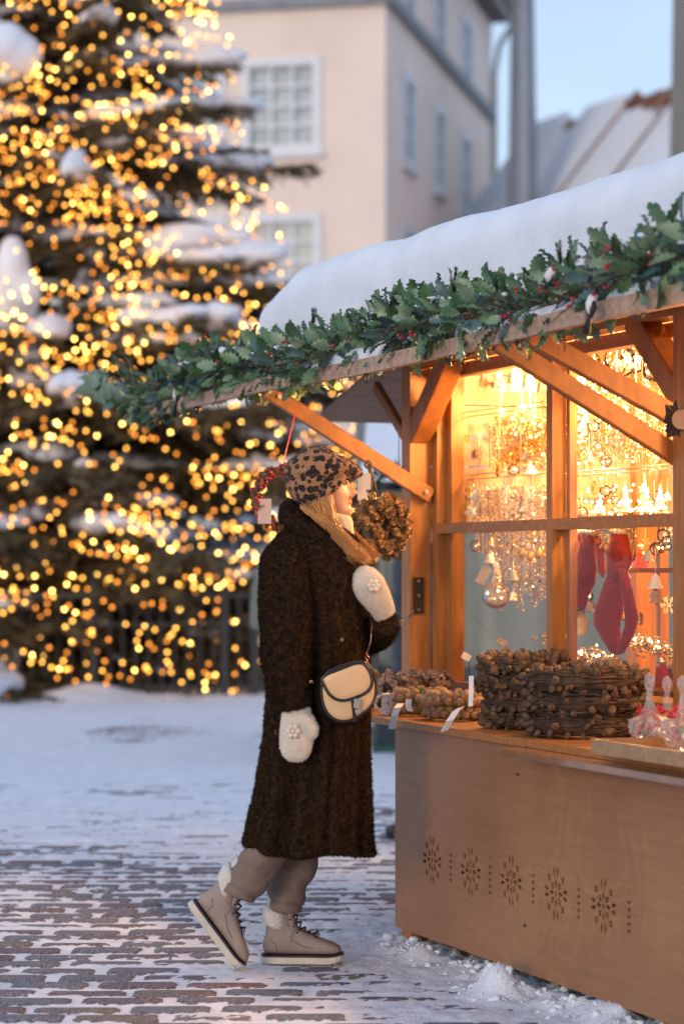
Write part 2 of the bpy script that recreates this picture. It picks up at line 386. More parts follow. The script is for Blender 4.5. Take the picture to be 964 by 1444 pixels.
for i, (x, y, z, a) in enumerate(parts):
    k = random.choices(range(5), (5, 4, 4, .7, 1.2))[0]
    inst(bms[k], 'brick', Matrix.Translation((x, y, z)) @ Matrix.Rotation(a, 4, 'Z'), pave)
base = [np.array([v.co for v in m.vertices]) for m in bms]; mb = MB()
for (x, y, z, a) in rest:
    k = random.choices(range(5), (5, 4, 4, .7, 1.2))[0]; vv = base[k][:20] + np.array([x, y, z]); mb.mi = k
    mb.add(vv, [(0, 4, 19, 15)] if y > 15 else [(j*5+i_, j*5+i_+1, (j+1)*5+i_+1, (j+1)*5+i_) for j in range(3) for i_ in range(4)])
mb.build('far_bricks', bmats, pave, kind='stuff')

# ------------------------------------------------------------------ buildings
render_b = M('cream render', (.87, .71, .595), .85, .06, .7, .15, 30)
render_c = M('pink render', (.52, .36, .32), .85, .08, .7, .1, 20)
white_p = M('white paint', (.72, .73, .74), .5, .05, 5)
stone_g = M('grey stone band', (.25, .26, .28), .7, .15, 4)
pane_m = M('window pane', (.42, .50, .52), .35, .2, 2, spec=.25)  # pale tone stands in for sky reflected in the glass
curtain_m = M('pale curtain', (.62, .62, .56), .8, .2, 3, stretch=(14, 14, .2))
roof_m = M('dark roof', (.12, .07, .07), .6, .3, 3)
def window(parent, c, ax, out, w, h, cols_, rows_, fr=.2, curtain=False, split=None):
    """window frame with a pane grid; c centre on the wall, ax along the wall, out outward"""
    up = Vector((0, 0, 1)); mb = MB(); 
    for sx in (-1, 1): mb.obox(c + ax * sx * (w/2 - fr/2) + out * .05, ax * fr/2, out * .08, up * h/2)
    for sz in (-1, 1): mb.obox(c + up * sz * (h/2 - fr/2) + out * .052, ax * (w/2 - fr), out * .078, up * fr/2)
    mb.obox(c - up * (h/2 + .05) + out * .1, ax * (w/2 + .06), out * .13, up * .05)
    fo = mb.build('window', white_p, parent)
    iw, ih = w - 2*fr, h - 2*fr; mb = MB(); t = .035
    for i in range(cols_ + 1):
        mb.obox(c + ax * (-iw/2 + iw * i / cols_) + out * .02, ax * t, out * .03, up * ih/2)
    for j in range(rows_ + 1):
        mb.obox(c + up * (-ih/2 + ih * j / rows_) + out * .021, ax * iw/2, out * .028, up * t)
    mb.build('sash', white_p, fo)
    MB().obox(c - out * .08, ax * iw/2, out * .01, up * ih/2).build('pane', pane_m, fo)
    if curtain:
        for k in (-1, 0, 1): MB().obox(c + ax * k * iw * .33 - out * .05, ax * iw * .13, out * .012, up * ih/2).build('curtain', curtain_m, fo)
bc = Vector((.895, 50, 0)); rdir = Vector((.2198, .9755, 0)); ldir = Vector((-.9755, .2198, 0)); ol = -rdir; orr = Vector((.9755, -.2198, 0)); up = Vector((0, 0, 1))
B1 = root('old_town_house', 'cream rendered corner house with white framed windows behind the lit tree', 'building', bc)
mb = MB(); Lw, Rw, H = 30, 13.4, 15.6
def slab(mb, a, ax, L_, out, z0, z1, t=.3, d0=0): # wall from a along ax
    p = a + ax * (L_/2 + d0) + up * (z0 + z1)/2 - out * t/2; mb.obox(p, ax * L_/2, out * t/2, up * (z1 - z0)/2)
wins = []   # (side, along, zc, w, h)
mb.v = []; mb.f = []; mb.m = []
# walls as one body with recessed window openings: strips between openings
def wall_with_openings(mb, a, ax, out, L_, z0, z1, ops, t=.35):
    xs = sorted(set([0, L_] + [o[0] for o in ops] + [o[1] for o in ops])); zs = sorted(set([z0, z1] + [o[2] for o in ops] + [o[3] for o in ops]))
    for i in range(len(xs) - 1):
        j = 0
        while j < len(zs) - 1:
            cx = (xs[i] + xs[i+1])/2
            if any(o[0] < cx < o[1] and o[2] < (zs[j] + zs[j+1])/2 < o[3] for o in ops): j += 1; continue
            k = j
            while k + 1 < len(zs) - 1 and not any(o[0] < cx < o[1] and o[2] < (zs[k+1] + zs[k+2])/2 < o[3] for o in ops): k += 1
            mb.obox(a + ax * cx + up * (zs[j] + zs[k+1])/2 - out * t/2, ax * (xs[i+1] - xs[i])/2, out * t/2, up * (zs[k+1] - zs[j])/2); j = k + 1
    mb.obox(a + ax * L_/2 + up * (z0 + z1)/2 - out * (t + .3), ax * L_/2, out * .02, up * (z1 - z0)/2)
kx = lambda px: (px - 482) / FPX
def tl(px):  # distance along left face from corner for a pixel column
    k = kx(px); return (k * 50 - .895) / (-.9755 - k * .2198)
ops_l = []; lw = []
for i, (pc, wpx) in enumerate([(397, 112), (262, 80), (100, 112), (-30, 112), (-190, 112)]):
    t = tl(pc); 
    for zc in (10.98, 7.72, 4.4, 1.6, 14.4):
        w_, h_ = (1.72, 2.0) if zc != 14.4 else (1.2, 1.1)
        ops_l.append((t - w_/2 + .05, t + w_/2 - .05, zc - h_/2 + .05, zc + h_/2 - .05)); lw.append((t, zc, w_, h_))
wall_with_openings(mb, bc, ldir, ol, Lw, 0, H, ops_l)
ops_r = []; rw = []
for t in (2.43, 6.08, 9.7):
    for zc, h_ in ((10.98, 2.0), (7.72, 2.0), (4.4, 2.0), (1.6, 1.9), (14.0, 1.7)):
        ops_r.append((t - .6, t + .6, zc - h_/2 + .05, zc + h_/2 - .05)); rw.append((t, zc, 1.3, h_))
wall_with_openings(mb, bc + rdir * .36, rdir, orr, Rw, 0, H, [(a - .36, b - .36, c, d) for a, b, c, d in ops_r])
mb.obox(bc + ldir * Lw/2 + rdir * (Rw) + up * H/2, ldir * Lw/2, rdir * .1, up * H/2)
mb.build('wall', render_b, B1)
for (t, zc, w_, h_) in lw: window(B1, bc + ldir * t + up * zc - ol * .06, ldir, ol, w_, h_, 3, 4, .17, curtain=abs(zc - 7.72) < .1)
for (t, zc, w_, h_) in rw: window(B1, bc + rdir * t + up * zc - orr * .06, rdir, orr, w_, h_, 2, 3, .15)
mb = MB(); mb.obox(bc + ldir * Lw/2 + up * 13.1 + ol * .08, ldir * (Lw/2 + .1), ol * .12, up * .11); mb.obox(bc + rdir * Rw/2 + up * 13.1 + orr * .08, rdir * (Rw/2), orr * .12, up * .11)
mb.build('string_course', stone_g, B1)
mb = MB(); mb.obox(bc + ldir * (Lw/2 - .25) + rdir * (Rw/2) + up * 15.75, ldir * (Lw/2 + .5), rdir * (Rw/2 + .45), up * .13)
apex = bc + ldir * (Lw/2) + rdir * (Rw/2)
q = [bc + ldir * -.55 + rdir * -.45, bc + ldir * (Lw + .4) + rdir * -.45, bc + ldir * (Lw + .4) + rdir * (Rw + .45), bc - ldir * .55 + rdir * (Rw + .45)]
q = [Vector(p) + up * 15.88 for p in q]; r0 = bc + ldir * 6 + rdir * Rw/2 + up * 20; r1 = bc + ldir * (Lw - 6) + rdir * Rw/2 + up * 20
mb.add(q + [r0, r1], [(0, 1, 5, 4), (1, 2, 5), (2, 3, 4, 5), (3, 0, 4)]); rf = mb.build('roof', roof_m, B1)
mb = MB(); mb.tube([bc + rdir * t_ + orr * .55 + up * 15.68 for t_ in (0, 5, 10, 13.9)], .1, 8); mb.tube([bc + rdir * 13.9 + orr * .55 + up * 15.6, bc + rdir * 13.75 + orr * .2 + up * 15.0, bc + rdir * 13.5 + orr * .12 + up * 14.2, bc + rdir * 13.5 + orr * .12], .08, 8)
mb.build('gutter', M('gutter zinc', (.45, .44, .42), .5), B1)

# lower house down the lane
def gable_house(name, label, a, ax, dp, L_, D_, zw, zr, wallm, roofm, snowcov, wins_, ridge_along=True):
    o = root(name, label, 'building', a); out = -dp
    mb = MB(); p = [a, a + ax * L_, a + ax * L_ + dp * D_, a + dp * D_]; T = [q_ + up * zw for q_ in p]
    if ridge_along: r = [a + dp * D_/2 + up * zr, a + ax * L_ + dp * D_/2 + up * zr]; vv = p + T + r; mb.add(vv, [(0, 1, 5, 4), (1, 2, 6, 9, 5), (2, 3, 7, 6), (3, 0, 4, 8, 7)])
    mb.build('wall', wallm, o, fix=True)
    mb = MB(); e = .35; k = (zr - zw) / (D_/2); th = .12
    for s_ in (0, 1):
        y0 = -e if s_ == 0 else D_ + e; z0 = zw - e * k
        A_ = a - ax * e + dp * y0 + up * z0; B_ = a + ax * (L_ + e) + dp * y0 + up * z0; C_ = a + ax * (L_ + e) + dp * D_/2 + up * zr; D2 = a - ax * e + dp * D_/2 + up * zr
        mb.hexa([A_, B_, C_, D2, A_ + up * th, B_ + up * th, C_ + up * th, D2 + up * th])
    rf = mb.build('roof', roofm, o, fix=True)
    if snowcov:
        mb = MB()
        for s_ in (0, 1):
            for (a0, a1, f0, f1) in snowcov:
                y0 = -e if s_ == 0 else D_ + e; 
                def P_(t, g, h): return a + ax * t + dp * (y0 + (D_/2 - y0) * g) + up * (zw - e * k + (zr - zw + e * k) * g + h)
                mb.hexa([P_(a0, f0, th), P_(a1, f0, th), P_(a1, f1, th), P_(a0, f1, th), P_(a0 + .05, f0 + .01, th + .22), P_(a1 - .05, f0 + .01, th + .22), P_(a1 - .05, f1, th + .25), P_(a0 + .05, f1, th + .25)])
        mb.build('snow_load', snow, rf, fix=True)
    for (t, z, w_, h_) in wins_: window(o, a + ax * t + up * z + out * .03, ax, out, w_, h_, 2, 3, .12)
    return o
hb = Vector((4.1, 64, 0))
gable_house('lane_house', 'small pink house with dark snowy gable roof beyond the cream corner house', hb + orr * .35, rdir, -orr, 7, 5, 9.6, 14.0, render_c, roof_m, [(0.2, 6.6, .1, .5), (.6, 4.2, .55, .98)], [(1.5, 7.8, 1.1, 1.5), (4.5, 7.8, 1.1, 1.5), (1.5, 4.6, 1.1, 1.5)])
# church spire
SP = root('church_spire', 'slender grey sheet metal spire tapering into the pale sky', 'church tower', (4.10, 55, 0))
c = Vector((4.10, 55, 0)); mb = MB(); rs = []
for z, r_ in ((5.5, .46), (9.6, .335), (14.4, .245), (26, .02)):
    rs.append([c + Vector((math.cos(math.pi/8 + i * math.pi/4) * r_, math.sin(math.pi/8 + i * math.pi/4) * r_, z)) for i in range(8)])
spm = M('spire metal', (.30, .34, .40), .45, .15, 2, metal=.3); mb.rings(rs); mb.build('spire', spm, SP)
mb = MB()
for i in range(8):
    a = math.pi/8 + i * math.pi/4; d = Vector((math.cos(a), math.sin(a), 0)); mb.tube([c + d * .465 + up * 5.5, c + d * .34 + up * 9.6, c + d * .25 + up * 14.4, c + d * .02 + up * 26], .02, 5)
mb.build('standing_seam', M('spire seam', (.10, .11, .13), .5), SP)
MB().box(3.5, 4.7, 54.4, 55.6, 0, 5.5).build('tower', render_c, SP)
# snow covered roof house on the right
Bp = Vector((7.9, 54.2, 0)); hd = Vector((2.53, -5.6, 0)).normalized(); hp = Vector((-hd.y, hd.x, 0)); 
a0 = Vector((4.94, 60.6, 0)) - hp * 3.4 if True else None
dn = Vector((-.911, -.412, 0)); a0 = Vector((4.94, 60.6, 0)) + dn * 2.2
rust = M('rust red sheet roof', (.20, .085, .05), .6, .4, 1.5)
HR = gable_house('snowy_roof_house', 'house with steep snow covered roof and bare rust red seams at the right', a0, hd, -dn, 11, 4.4, 9.5, 12.15, render_c, rust,
    [(-.3, 1.5, -.02, 1.0), (1.5, 2.4, -.02, .80), (2.4, 4.2, -.02, .98), (4.2, 5.0, -.02, .82), (5.15, 5.9, -.02, .78), (6.1, 6.6, -.02, .72), (6.9, 7.6, -.02, .7), (7.9, 10.9, -.02, .86)], [(2, 5, 1.1, 1.5), (5, 5, 1.1, 1.5), (8, 5, 1.1, 1.5)])
mb = MB()
for i in range(14):
    t = .1 + i * .8; p = a0 + hd * t; k_ = .33 if i in (6, 9) else .1; mb.beam(p + dn * .33 + up * (9.2 + k_ / 4), p - dn * 2.17 + up * (12.23 + k_ / 4), .06, k_)
mb.build('seam', rust, [c_ for c_ in HR.children if c_.name.startswith('roof')][0])
# weathered tower at the far right edge
TW = root('timber_tower', 'tapering grey timber clad tower cut by the right edge of the picture', 'tower', (5.2, 34, 0))
c = Vector((5.35, 34, 0)); mb = MB()
def hw(z): return .66 - (z - 7.2) * .018
for z0, z1 in ((0, 14),):
    a, b = hw(z0) + .0, hw(z1); mb.hexa([c + Vector((sx * a, sy * a, z0)) for sx, sy in ((-1, -1), (1, -1), (1, 1), (-1, 1))] + [c + Vector((sx * b, sy * b, z1)) for sx, sy in ((-1, -1), (1, -1), (1, 1), (-1, 1))])
mb.build('wall', M('grey timber', (.25, .24, .21), .8, .3, 4, stretch=(4, 4, .2)), TW)
gbm = [M('grey board', (.22 + .05 * q, .215 + .045 * q, .19 + .04 * q), .8, .25, 4, stretch=(4, 4, .2)) for q in range(3)]
for i in range(7):
    t = -1 + (i + .5) * 2/7; MB().beam(c + Vector((t * hw(0), -hw(0) - .02, 0)), c + Vector((t * hw(14), -hw(14) - .02, 14)), .155, .05).build('board', gbm[i % 3], TW)
MB().add([c + Vector((sx * .7, sy * .7, 14.02)) for sx, sy in ((-1, -1), (1, -1), (1, 1), (-1, 1))] + [c + Vector((0, 0, 17))], [(0, 1, 4), (1, 2, 4), (2, 3, 4), (3, 0, 4), (3, 2, 1, 0)]).build('roof', roof_m, TW)
# the far market stall seen under the flap and through the hut
FS = root('far_market_stall', 'grey green canvas stall with dark base and snowy top beyond the hut', 'market stall', (2.1, 18, 0))
MB().box(.25, 4.2, 17.5, 19.6, 0, .62).build('base', M('dark boards', (.035, .045, .05), .6, .3, 5, stretch=(6, 6, .4)), FS)
MB().box(.22, 4.23, 17.47, 19.63, .0, .05).build('plinth', M('green strip', (.03, .12, .08), .6), FS)
MB().box(.3, 4.15, 17.56, 19.55, .62, 1.9).build('canvas', M('grey green canvas', (.27, .25, .18), .8, .25, 2, .3, 6, stretch=(3, 3, .4)), FS)
mb = MB(); mb.add([(.1, 17.2, 1.95), (4.4, 17.2, 1.95), (4.4, 19.9, 1.95), (.1, 19.9, 1.95), (.1, 18.5, 2.5), (4.4, 18.5, 2.5)], [(0, 1, 5, 4), (1, 2, 5), (2, 3, 4, 5), (3, 0, 4), (3, 2, 1, 0)]); rf = mb.build('roof', M('canvas roof', (.2, .21, .2), .8), FS)
mb = MB(); mb.add([(.1, 17.2, 1.955), (4.4, 17.2, 1.955), (4.4, 19.9, 1.955), (.1, 19.9, 1.955), (.15, 17.3, 2.1), (4.35, 17.3, 2.1), (4.35, 19.8, 2.1), (.15, 19.8, 2.1), (.2, 18.5, 2.62), (4.3, 18.5, 2.62)], [(0, 1, 5, 4), (1, 2, 6, 5), (2, 3, 7, 6), (3, 0, 4, 7), (4, 5, 9, 8), (5, 6, 9), (6, 7, 8, 9), (7, 4, 8)]); mb.build('snow_load', snow, rf)

# ------------------------------------------------------------------ iron fence
iron = M('black iron', (.018, .02, .025), .5, .3, 20)
FN = root('iron_fence', 'low black iron railing round the foot of the lit spruce', 'fence', (-3, 24.8, 0))
MB().box(-5.2, 2.6, 24.78, 24.82, 1.03, 1.075).build('rail', iron, FN); MB().box(-5.2, 2.6, 24.78, 24.82, .74, .77).build('rail', iron, FN)
MB().box(-5.2, 2.6, 24.78, 24.82, .10, .13).build('rail', iron, FN)
bar = MB(); bar.tube([(0, 0, 0), (0, 0, 1.03)], .016, 6); bmsh = bar.mesh('bar'); bmsh.materials.append(iron)
x = -5.15
while x < 2.6: inst(bmsh, 'bar', Matrix.Translation((x, 24.8, 0)), FN); x += .132
pst = MB(); pst.box(-.035, .035, -.035, .035, 0, 1.2); pst.ball((0, 0, 1.24), .05); pm = pst.mesh('post'); pm.materials.append(iron)
for x in (-5.2, -3.9, -2.55, -1.2, -.88, .4, 1.5, 2.6): inst(pm, 'post', Matrix.Translation((x, 24.8, 0)), FN)

# ------------------------------------------------------------------ trees
bark = M('bark', (.09, .06, .04), .9, .4, 8, .6, 20, stretch=(3, 3, .6))
needle = M('spruce needles', (.055, .042, .018), .6, .5, 3, col2=(.15, .11, .045))  # brown-gold tone puts the warm bulb glow into the needle colour
def spruce(name, label, base, Ht, Rf, nb, seed, bulbs=0, snowy=1.0, zlo=.5, dens=1.0, lean=0):
    r = random.Random(seed); T = root(name, label, 'tree', base); bx_ = Vector(base)
    mb = MB(); mb.tube([bx_ + Vector((0, 0, z)) for z in (-.1, Ht*.3, Ht*.6, Ht*.9, Ht)], [Ht*.024, Ht*.018, Ht*.012, Ht*.005, .01], 10); mb.build('trunk', bark, T, smooth=True)
    lb = MB(); V = []; Fc = []; sm = MB(); spots = []
    for b in range(nb):
        z = zlo + (Ht - zlo - .3) * (b + r.random()) / nb; z = zlo + (Ht - zlo - .3) * ((z - zlo) / (Ht - zlo - .3)) ** 1.15
        az = r.random() * 2 * math.pi; L_ = Rf(z) * r.uniform(.72, 1.12); dr = r.uniform(.10, .26); d = Vector((math.cos(az), math.sin(az), 0)); side = Vector((-d.y, d.x, 0))
        pts = []
        for i in range(7):
            t = i / 6; pts.append(bx_ + Vector((0, 0, z)) + d * L_ * t + Vector((0, 0, L_ * (.12 * t - dr * 2.2 * t * t + dr * 1.35 * t ** 3))) + side * .08 * L_ * math.sin(t * 3 + seed))
        lb.tube(pts, [.035 * (1 - .85 * i / 6) * L_ / 2.5 + .004 for i in range(7)], 4, caps=False)
        nt = int(L_ * 9) + 3
        for k in range(nt):
            t = .12 + .88 * (k + r.random() * .5) / nt; q = t * 6; i = min(5, int(q)); p = pts[i].lerp(pts[i+1], q - i)
            for sg in (-1, 1):
                tl_ = L_ * .34 * (1.12 - t) * r.uniform(.6, 1.2) + .12; td = (d * .75 + side * sg * r.uniform(.5, 1.1) + Vector((0, 0, r.uniform(-.38, .02)))).normalized()
                ns = max(3, int(tl_ * 21 * dens)); perp = td.cross(Vector((0, 0, 1))).normalized()
                for m_ in range(ns):
                    tt = (m_ + .5) / ns; cpt = p + td * tl_ * tt + Vector((0, 0, -.18 * tl_ * tt * tt))
                    for _ in range(2):
                        w_ = r.uniform(.018, .036); ln = r.uniform(.08, .15); dd = (td * .8 + perp * r.uniform(-1, 1) + Vector((0, 0, r.uniform(-1.0, .45)))).normalized(); ws = dd.cross(Vector((r.random()-.5, r.random()-.5, r.random()-.5))).normalized() * w_
                        e = len(V); V.extend([cpt - ws, cpt + ws, cpt + dd * ln]); Fc.append((e, e+1, e+2))
                spots.append(p + td * tl_ * r.random() + Vector((r.gauss(0, .04), r.gauss(0, .04), r.uniform(-.1, .06))))
            spots.append(p + Vector((0, 0, -.02)))
        for rep_ in range(3 if r.random() < .9 * snowy else 0):
            t0 = r.uniform(.2, .95)
            for q_ in range(r.randint(1, 4)):
                t = min(.97, t0 + (q_ - 1.5) * .11); q = t * 6; i = min(5, int(q)); p = pts[i].lerp(pts[i+1], q - i) + side * r.uniform(-.12, .12) * L_ * .5
                tg = (pts[i+1] - pts[i]).normalized(); rr = r.uniform(.05, .23) * min(1.2, .5 + L_/4); up_ = side.cross(tg) * -1 if side.cross(tg).z < 0 else side.cross(tg)
                sm.ball(p + Vector((0, 0, .06)), (rr * r.uniform(1.6, 3.4), rr * r.uniform(.6, 1.1), rr * r.uniform(.3, .6)), 10, 6, axes=(tg, side, up_.normalized()))
    lb.build('limbs', bark, T, smooth=True)
    link_mesh('crown', np_mesh('crown', np.array([tuple(p) for p in V]), np.array(Fc)), needle, T, kind='stuff')
    return T, sm, spots
TB = Vector((-3.05, 28.2, 0))
def Rtree(z): return float(np.interp(z, [0, 1.5, 3.5, 4.9, 7.7, 12.2], [4.1, 4.5, 4.15, 2.75, 1.8, .25]))
tree, smb, spots = spruce('spruce_tree', 'tall snow laden spruce covered in warm fairy lights behind the railing', TB, 12.2, Rtree, 250, 5, snowy=1.0, zlo=.45)
def lumpy(mb, name, label, amp=.05, fr=3.0, **kw):
    me = mb.mesh(name, True); n = len(me.vertices); a = np.empty(n*3); me.vertices.foreach_get('co', a); a = a.reshape(-1, 3); nn = np.empty(n*3, dtype=np.float32); me.vertices.foreach_get('normal', nn); nn = nn.reshape(-1, 3)
    dd = np.array([mnoise.noise(Vector(p) * fr) for p in a]); a = a + nn * (dd * amp)[:, None]; me.vertices.foreach_set('co', a.ravel()); me.update()
    return link_mesh(name, me, snow, smooth=True, label=label, **kw)
lumpy(smb, 'snow', 'lumps of snow lying on the branches of the lit spruce', .10, 5, cat='snow', kind='stuff')
# the few very large mounds seen at the left border
for i, (px, py, w_, h_, dd) in enumerate([(12, 68, 62, 72, 26.6), (18, 400, 60, 100, 26.4), (45, 520, 38, 42, 26), (240, 340, 130, 34, 27.2), (215, 195, 80, 26, 27.4), (190, 705, 100, 22, 26.2)]):
    p = PX(px, py, dd); k = dd / FPX; mb = MB()
    for q in range(5): mb.ball(p + Vector((random.uniform(-.5, .5) * w_ * k, random.uniform(-.2, .2), random.uniform(-.3, .3) * h_ * k)), (w_ * k * random.uniform(.35, .6), .3, h_ * k * random.uniform(.3, .5)), 12, 8)
    me = remesh(mb, .04, 4)
    link_mesh('snow_mound', me, snow, smooth=True, cat='snow', label=['thick snow mound near the top left corner of the spruce', 'tall snow mound at left edge halfway up the spruce', 'small snow mound under the tall one at left edge', 'wide snow mound on the branch left of the hut roof', 'snow mound just below the upper house window branch', 'flat long snow mound low on the spruce above the railing', 'snow mound high on the spruce beside the dark branch', 'small snow mound low behind the woman and hut flap'][i], group='big snow mounds on the spruce')
# fairy lights
LT = root('fairy_lights', 'hundreds of warm golden fairy lights strung over the tall spruce', 'string lights', TB)
bl_m = [emitter('bulb gold', (1.0, .44, .07), 4.6), emitter('bulb yellow', (1.0, .56, .13), 10.0), emitter('bulb amber', (1.0, .32, .04), 2.6)]
r = random.Random(3); vis = []
while len(vis) < 5200:
    z = .35 + 11.4 * r.random() ** 1.25
    if z < 1.35 and r.random() < .72: continue
    if r.random() > min(1, (Rtree(z) / 4.1) ** .8 + .12): continue
    a = -math.acos(r.uniform(-1, 1)) + r.gauss(0, .2) if r.random() < .85 else r.uniform(0, math.pi); q = Rtree(z) * (1 - abs(r.gauss(0, .22)))
    c0 = TB + Vector((math.cos(a) * q, math.sin(a) * q, z - q * .10))
    if mnoise.noise(c0 * .95) < -.12 and r.random() < .8: continue
    for k in range(r.choice((1, 1, 1, 2, 3))): vis.append(c0 + Vector((-math.sin(a) * .16 * k + r.gauss(0, .03), math.cos(a) * .16 * k, r.gauss(0, .05) - .04 * k)))
bme = []
for m_ in bl_m:
    mb = MB(); mb.ball((0, 0, 0), .0155, 6, 4); me = mb.mesh('bulb'); me.materials.append(m_); bme.append(me)
vis.sort(key=lambda p: (abs((p.x) / p.y + .02) > .15) * 100 + p.y)
for p in vis[:296]: inst(bme[r.choices((0, 1, 2), (5, 2, 5))[0]], 'bulb', Matrix.Translation(p), LT)
mb = MB()
for p in vis[296:]:
    mb.mi = r.choices((0, 1, 2), (5, 2, 5))[0]; mb.ball(p, .0155, 5, 3)
mb.build('small_bulbs', bl_m, LT, kind='stuff')
# dark evergreens standing behind
for i, (x, y, h_, r_, lb_) in enumerate([(-6.2, 36, 8, 2.6, 'dark spruce at the left edge behind the lit one'), (1.0, 34.5, 3.6, 1.5, 'dark low evergreen right of the lit spruce'), (-1.6, 35, 5.0, 1.9, 'dark snowy evergreen directly behind the lit spruce'), (.2, 31.5, 2.6, 1.3, 'small dark fir beyond the railing behind the woman')]):
    t_, sm_, sp_ = spruce('evergreen_tree', lb_, Vector((x, y, 0)), h_, lambda z, h_=h_, r_=r_: max(.2, r_ * (1 - z / h_) + .15), 70, 20 + i, dens=.6, zlo=.3)
    lumpy(sm_, 'snow', 'snow on the ' + lb_, .1, 4, cat='snow', kind='stuff')
# ------------------------------------------------------------------ the market hut
ply = bpy.data.materials.new('plywood'); ply.use_nodes = True; nd = ply.node_tree.nodes; L = ply.node_tree.links; b = nd['Principled BSDF']; b.inputs['Roughness'].default_value = .5
tc = nd.new('ShaderNodeTexCoord'); mp = nd.new('ShaderNodeMapping'); mp.inputs['Rotation'].default_value = (0, 0, -AE); L.new(tc.outputs['Object'], mp.inputs[0])
m2 = nd.new('ShaderNodeMapping'); m2.inputs['Scale'].default_value = (1.1, 1, .75); L.new(mp.outputs[0], m2.inputs[0])
nz = nd.new('ShaderNodeTexNoise'); nz.inputs['Scale'].default_value = 2.6; nz.inputs['Detail'].default_value = 1.5; L.new(m2.outputs[0], nz.inputs[0])
ml = nd.new('ShaderNodeMath'); ml.operation = 'MULTIPLY'; ml.inputs[1].default_value = 85; L.new(nz.outputs[0], ml.inputs[0])
sn = nd.new('ShaderNodeMath'); sn.operation = 'SINE'; L.new(ml.outputs[0], sn.inputs[0])
n3 = nd.new('ShaderNodeTexNoise'); n3.inputs['Scale'].default_value = 1.6; n3.inputs['Detail'].default_value = 4; L.new(mp.outputs[0], n3.inputs[0])
n4 = nd.new('ShaderNodeTexNoise'); n4.inputs['Scale'].default_value = 60; m4 = nd.new('ShaderNodeMapping'); m4.inputs['Scale'].default_value = (.06, 1, 1); L.new(mp.outputs[0], m4.inputs[0]); L.new(m4.outputs[0], n4.inputs[0])
c0 = nd.new('ShaderNodeValToRGB'); c0.color_ramp.elements[0].color = (.31, .135, .055, 1); c0.color_ramp.elements[1].color = (.43, .205, .09, 1); c0.color_ramp.elements[0].position = .3; c0.color_ramp.elements[1].position = .7; L.new(n3.outputs[0], c0.inputs[0])
mr = nd.new('ShaderNodeMapRange'); mr.inputs[1].default_value = .2; mr.inputs[2].default_value = 1; mr.inputs[3].default_value = 0; mr.inputs[4].default_value = .14; L.new(sn.outputs[0], mr.inputs[0])
mk = nd.new('ShaderNodeTexNoise'); mk.inputs['Scale'].default_value = 1.3; L.new(mp.outputs[0], mk.inputs[0]); mkr = nd.new('ShaderNodeMapRange'); mkr.inputs[1].default_value = .48; mkr.inputs[2].default_value = .62; L.new(mk.outputs[0], mkr.inputs[0]); mm = nd.new('ShaderNodeMath'); mm.operation = 'MULTIPLY'; L.new(mr.outputs[0], mm.inputs[0]); L.new(mkr.outputs[0], mm.inputs[1])
mx = nd.new('ShaderNodeMixRGB'); mx.inputs[2].default_value = (.60, .36, .19, 1); L.new(mm.outputs[0], mx.inputs[0]); L.new(c0.outputs[0], mx.inputs[1])
mx2 = nd.new('ShaderNodeMixRGB'); mx2.blend_type = 'MULTIPLY'; mx2.inputs[0].default_value = .35; L.new(mx.outputs[0], mx2.inputs[1]); L.new(n4.outputs[0], mx2.inputs[2]); 
vo = nd.new('ShaderNodeTexVoronoi'); vo.inputs['Scale'].default_value = 2.6; L.new(mp.outputs[0], vo.inputs['Vector'])
cv = nd.new('ShaderNodeValToRGB'); cv.color_ramp.elements[0].position = .03; cv.color_ramp.elements[0].color = (.55, .45, .4, 1); cv.color_ramp.elements[1].position = .13; L.new(vo.outputs['Distance'], cv.inputs[0])
mx3 = nd.new('ShaderNodeMixRGB'); mx3.blend_type = 'MULTIPLY'; mx3.inputs[0].default_value = .7; L.new(mx2.outputs[0], mx3.inputs[1]); L.new(cv.outputs[0], mx3.inputs[2]); L.new(mx3.outputs[0], b.inputs['Base Color'])
bp = nd.new('ShaderNodeBump'); bp.inputs['Strength'].default_value = .15; bp.inputs['Distance'].default_value = .004; L.new(n4.outputs[0], bp.inputs['Height']); L.new(bp.outputs[0], b.inputs['Normal'])
steel = M('zinc chain', (.35, .34, .33), .35, .2, 30, metal=.9)
darkm = M('dark iron plate', (.03, .028, .025), .5, .3, 20, metal=.5)

pale_b = M('pale pine lining', (.36, .25, .15), .6, .2, 9, .1, 30, stretch=(.5, 6, 6), rot=-AE)
HUT = root('market_hut', 'lit pine market hut with drop counter, glazed front and snow on its roof', 'market stall', O)
SN = 3.0                                        # near end of the hut, out of the picture
# front panel with the sawn folk pattern: polygon with real holes
def star_holes(c):
    H_ = []; SC = 1.13
    def kite(a, r0, r1, w, notch=0):
        d = (math.cos(a), math.sin(a)); q = (-d[1], d[0]); m = (r0 + r1)/2
        P = [(r0, 0), (m, w), (r1, 0), (m, -w)]
        return [(c[0] + SC*(d[0]*x + q[0]*y), c[1] + SC*(d[1]*x + q[1]*y)) for x, y in P]
    H_.append([(c[0] + math.cos(k * math.pi/2 + math.pi/4) * .0085, c[1] + math.sin(k * math.pi/2 + math.pi/4) * .0115) for k in range(4)])
    for k in range(8):
        a = k * math.pi/4
        if k % 2 == 0: H_.append(kite(a, .0125, .040, .0082, .003))
        else: H_.append(kite(a, .0145, .042, .0095, .003))
        if k % 2 == 0:
            for s_ in (-1, 1): H_.append(kite(a + s_ * .17, .042, .072 + (.006 if k in (2, 6) else 0), .0072, .006))
        else: H_.append(kite(a, .0455, .070, .0120, .005))
    return H_
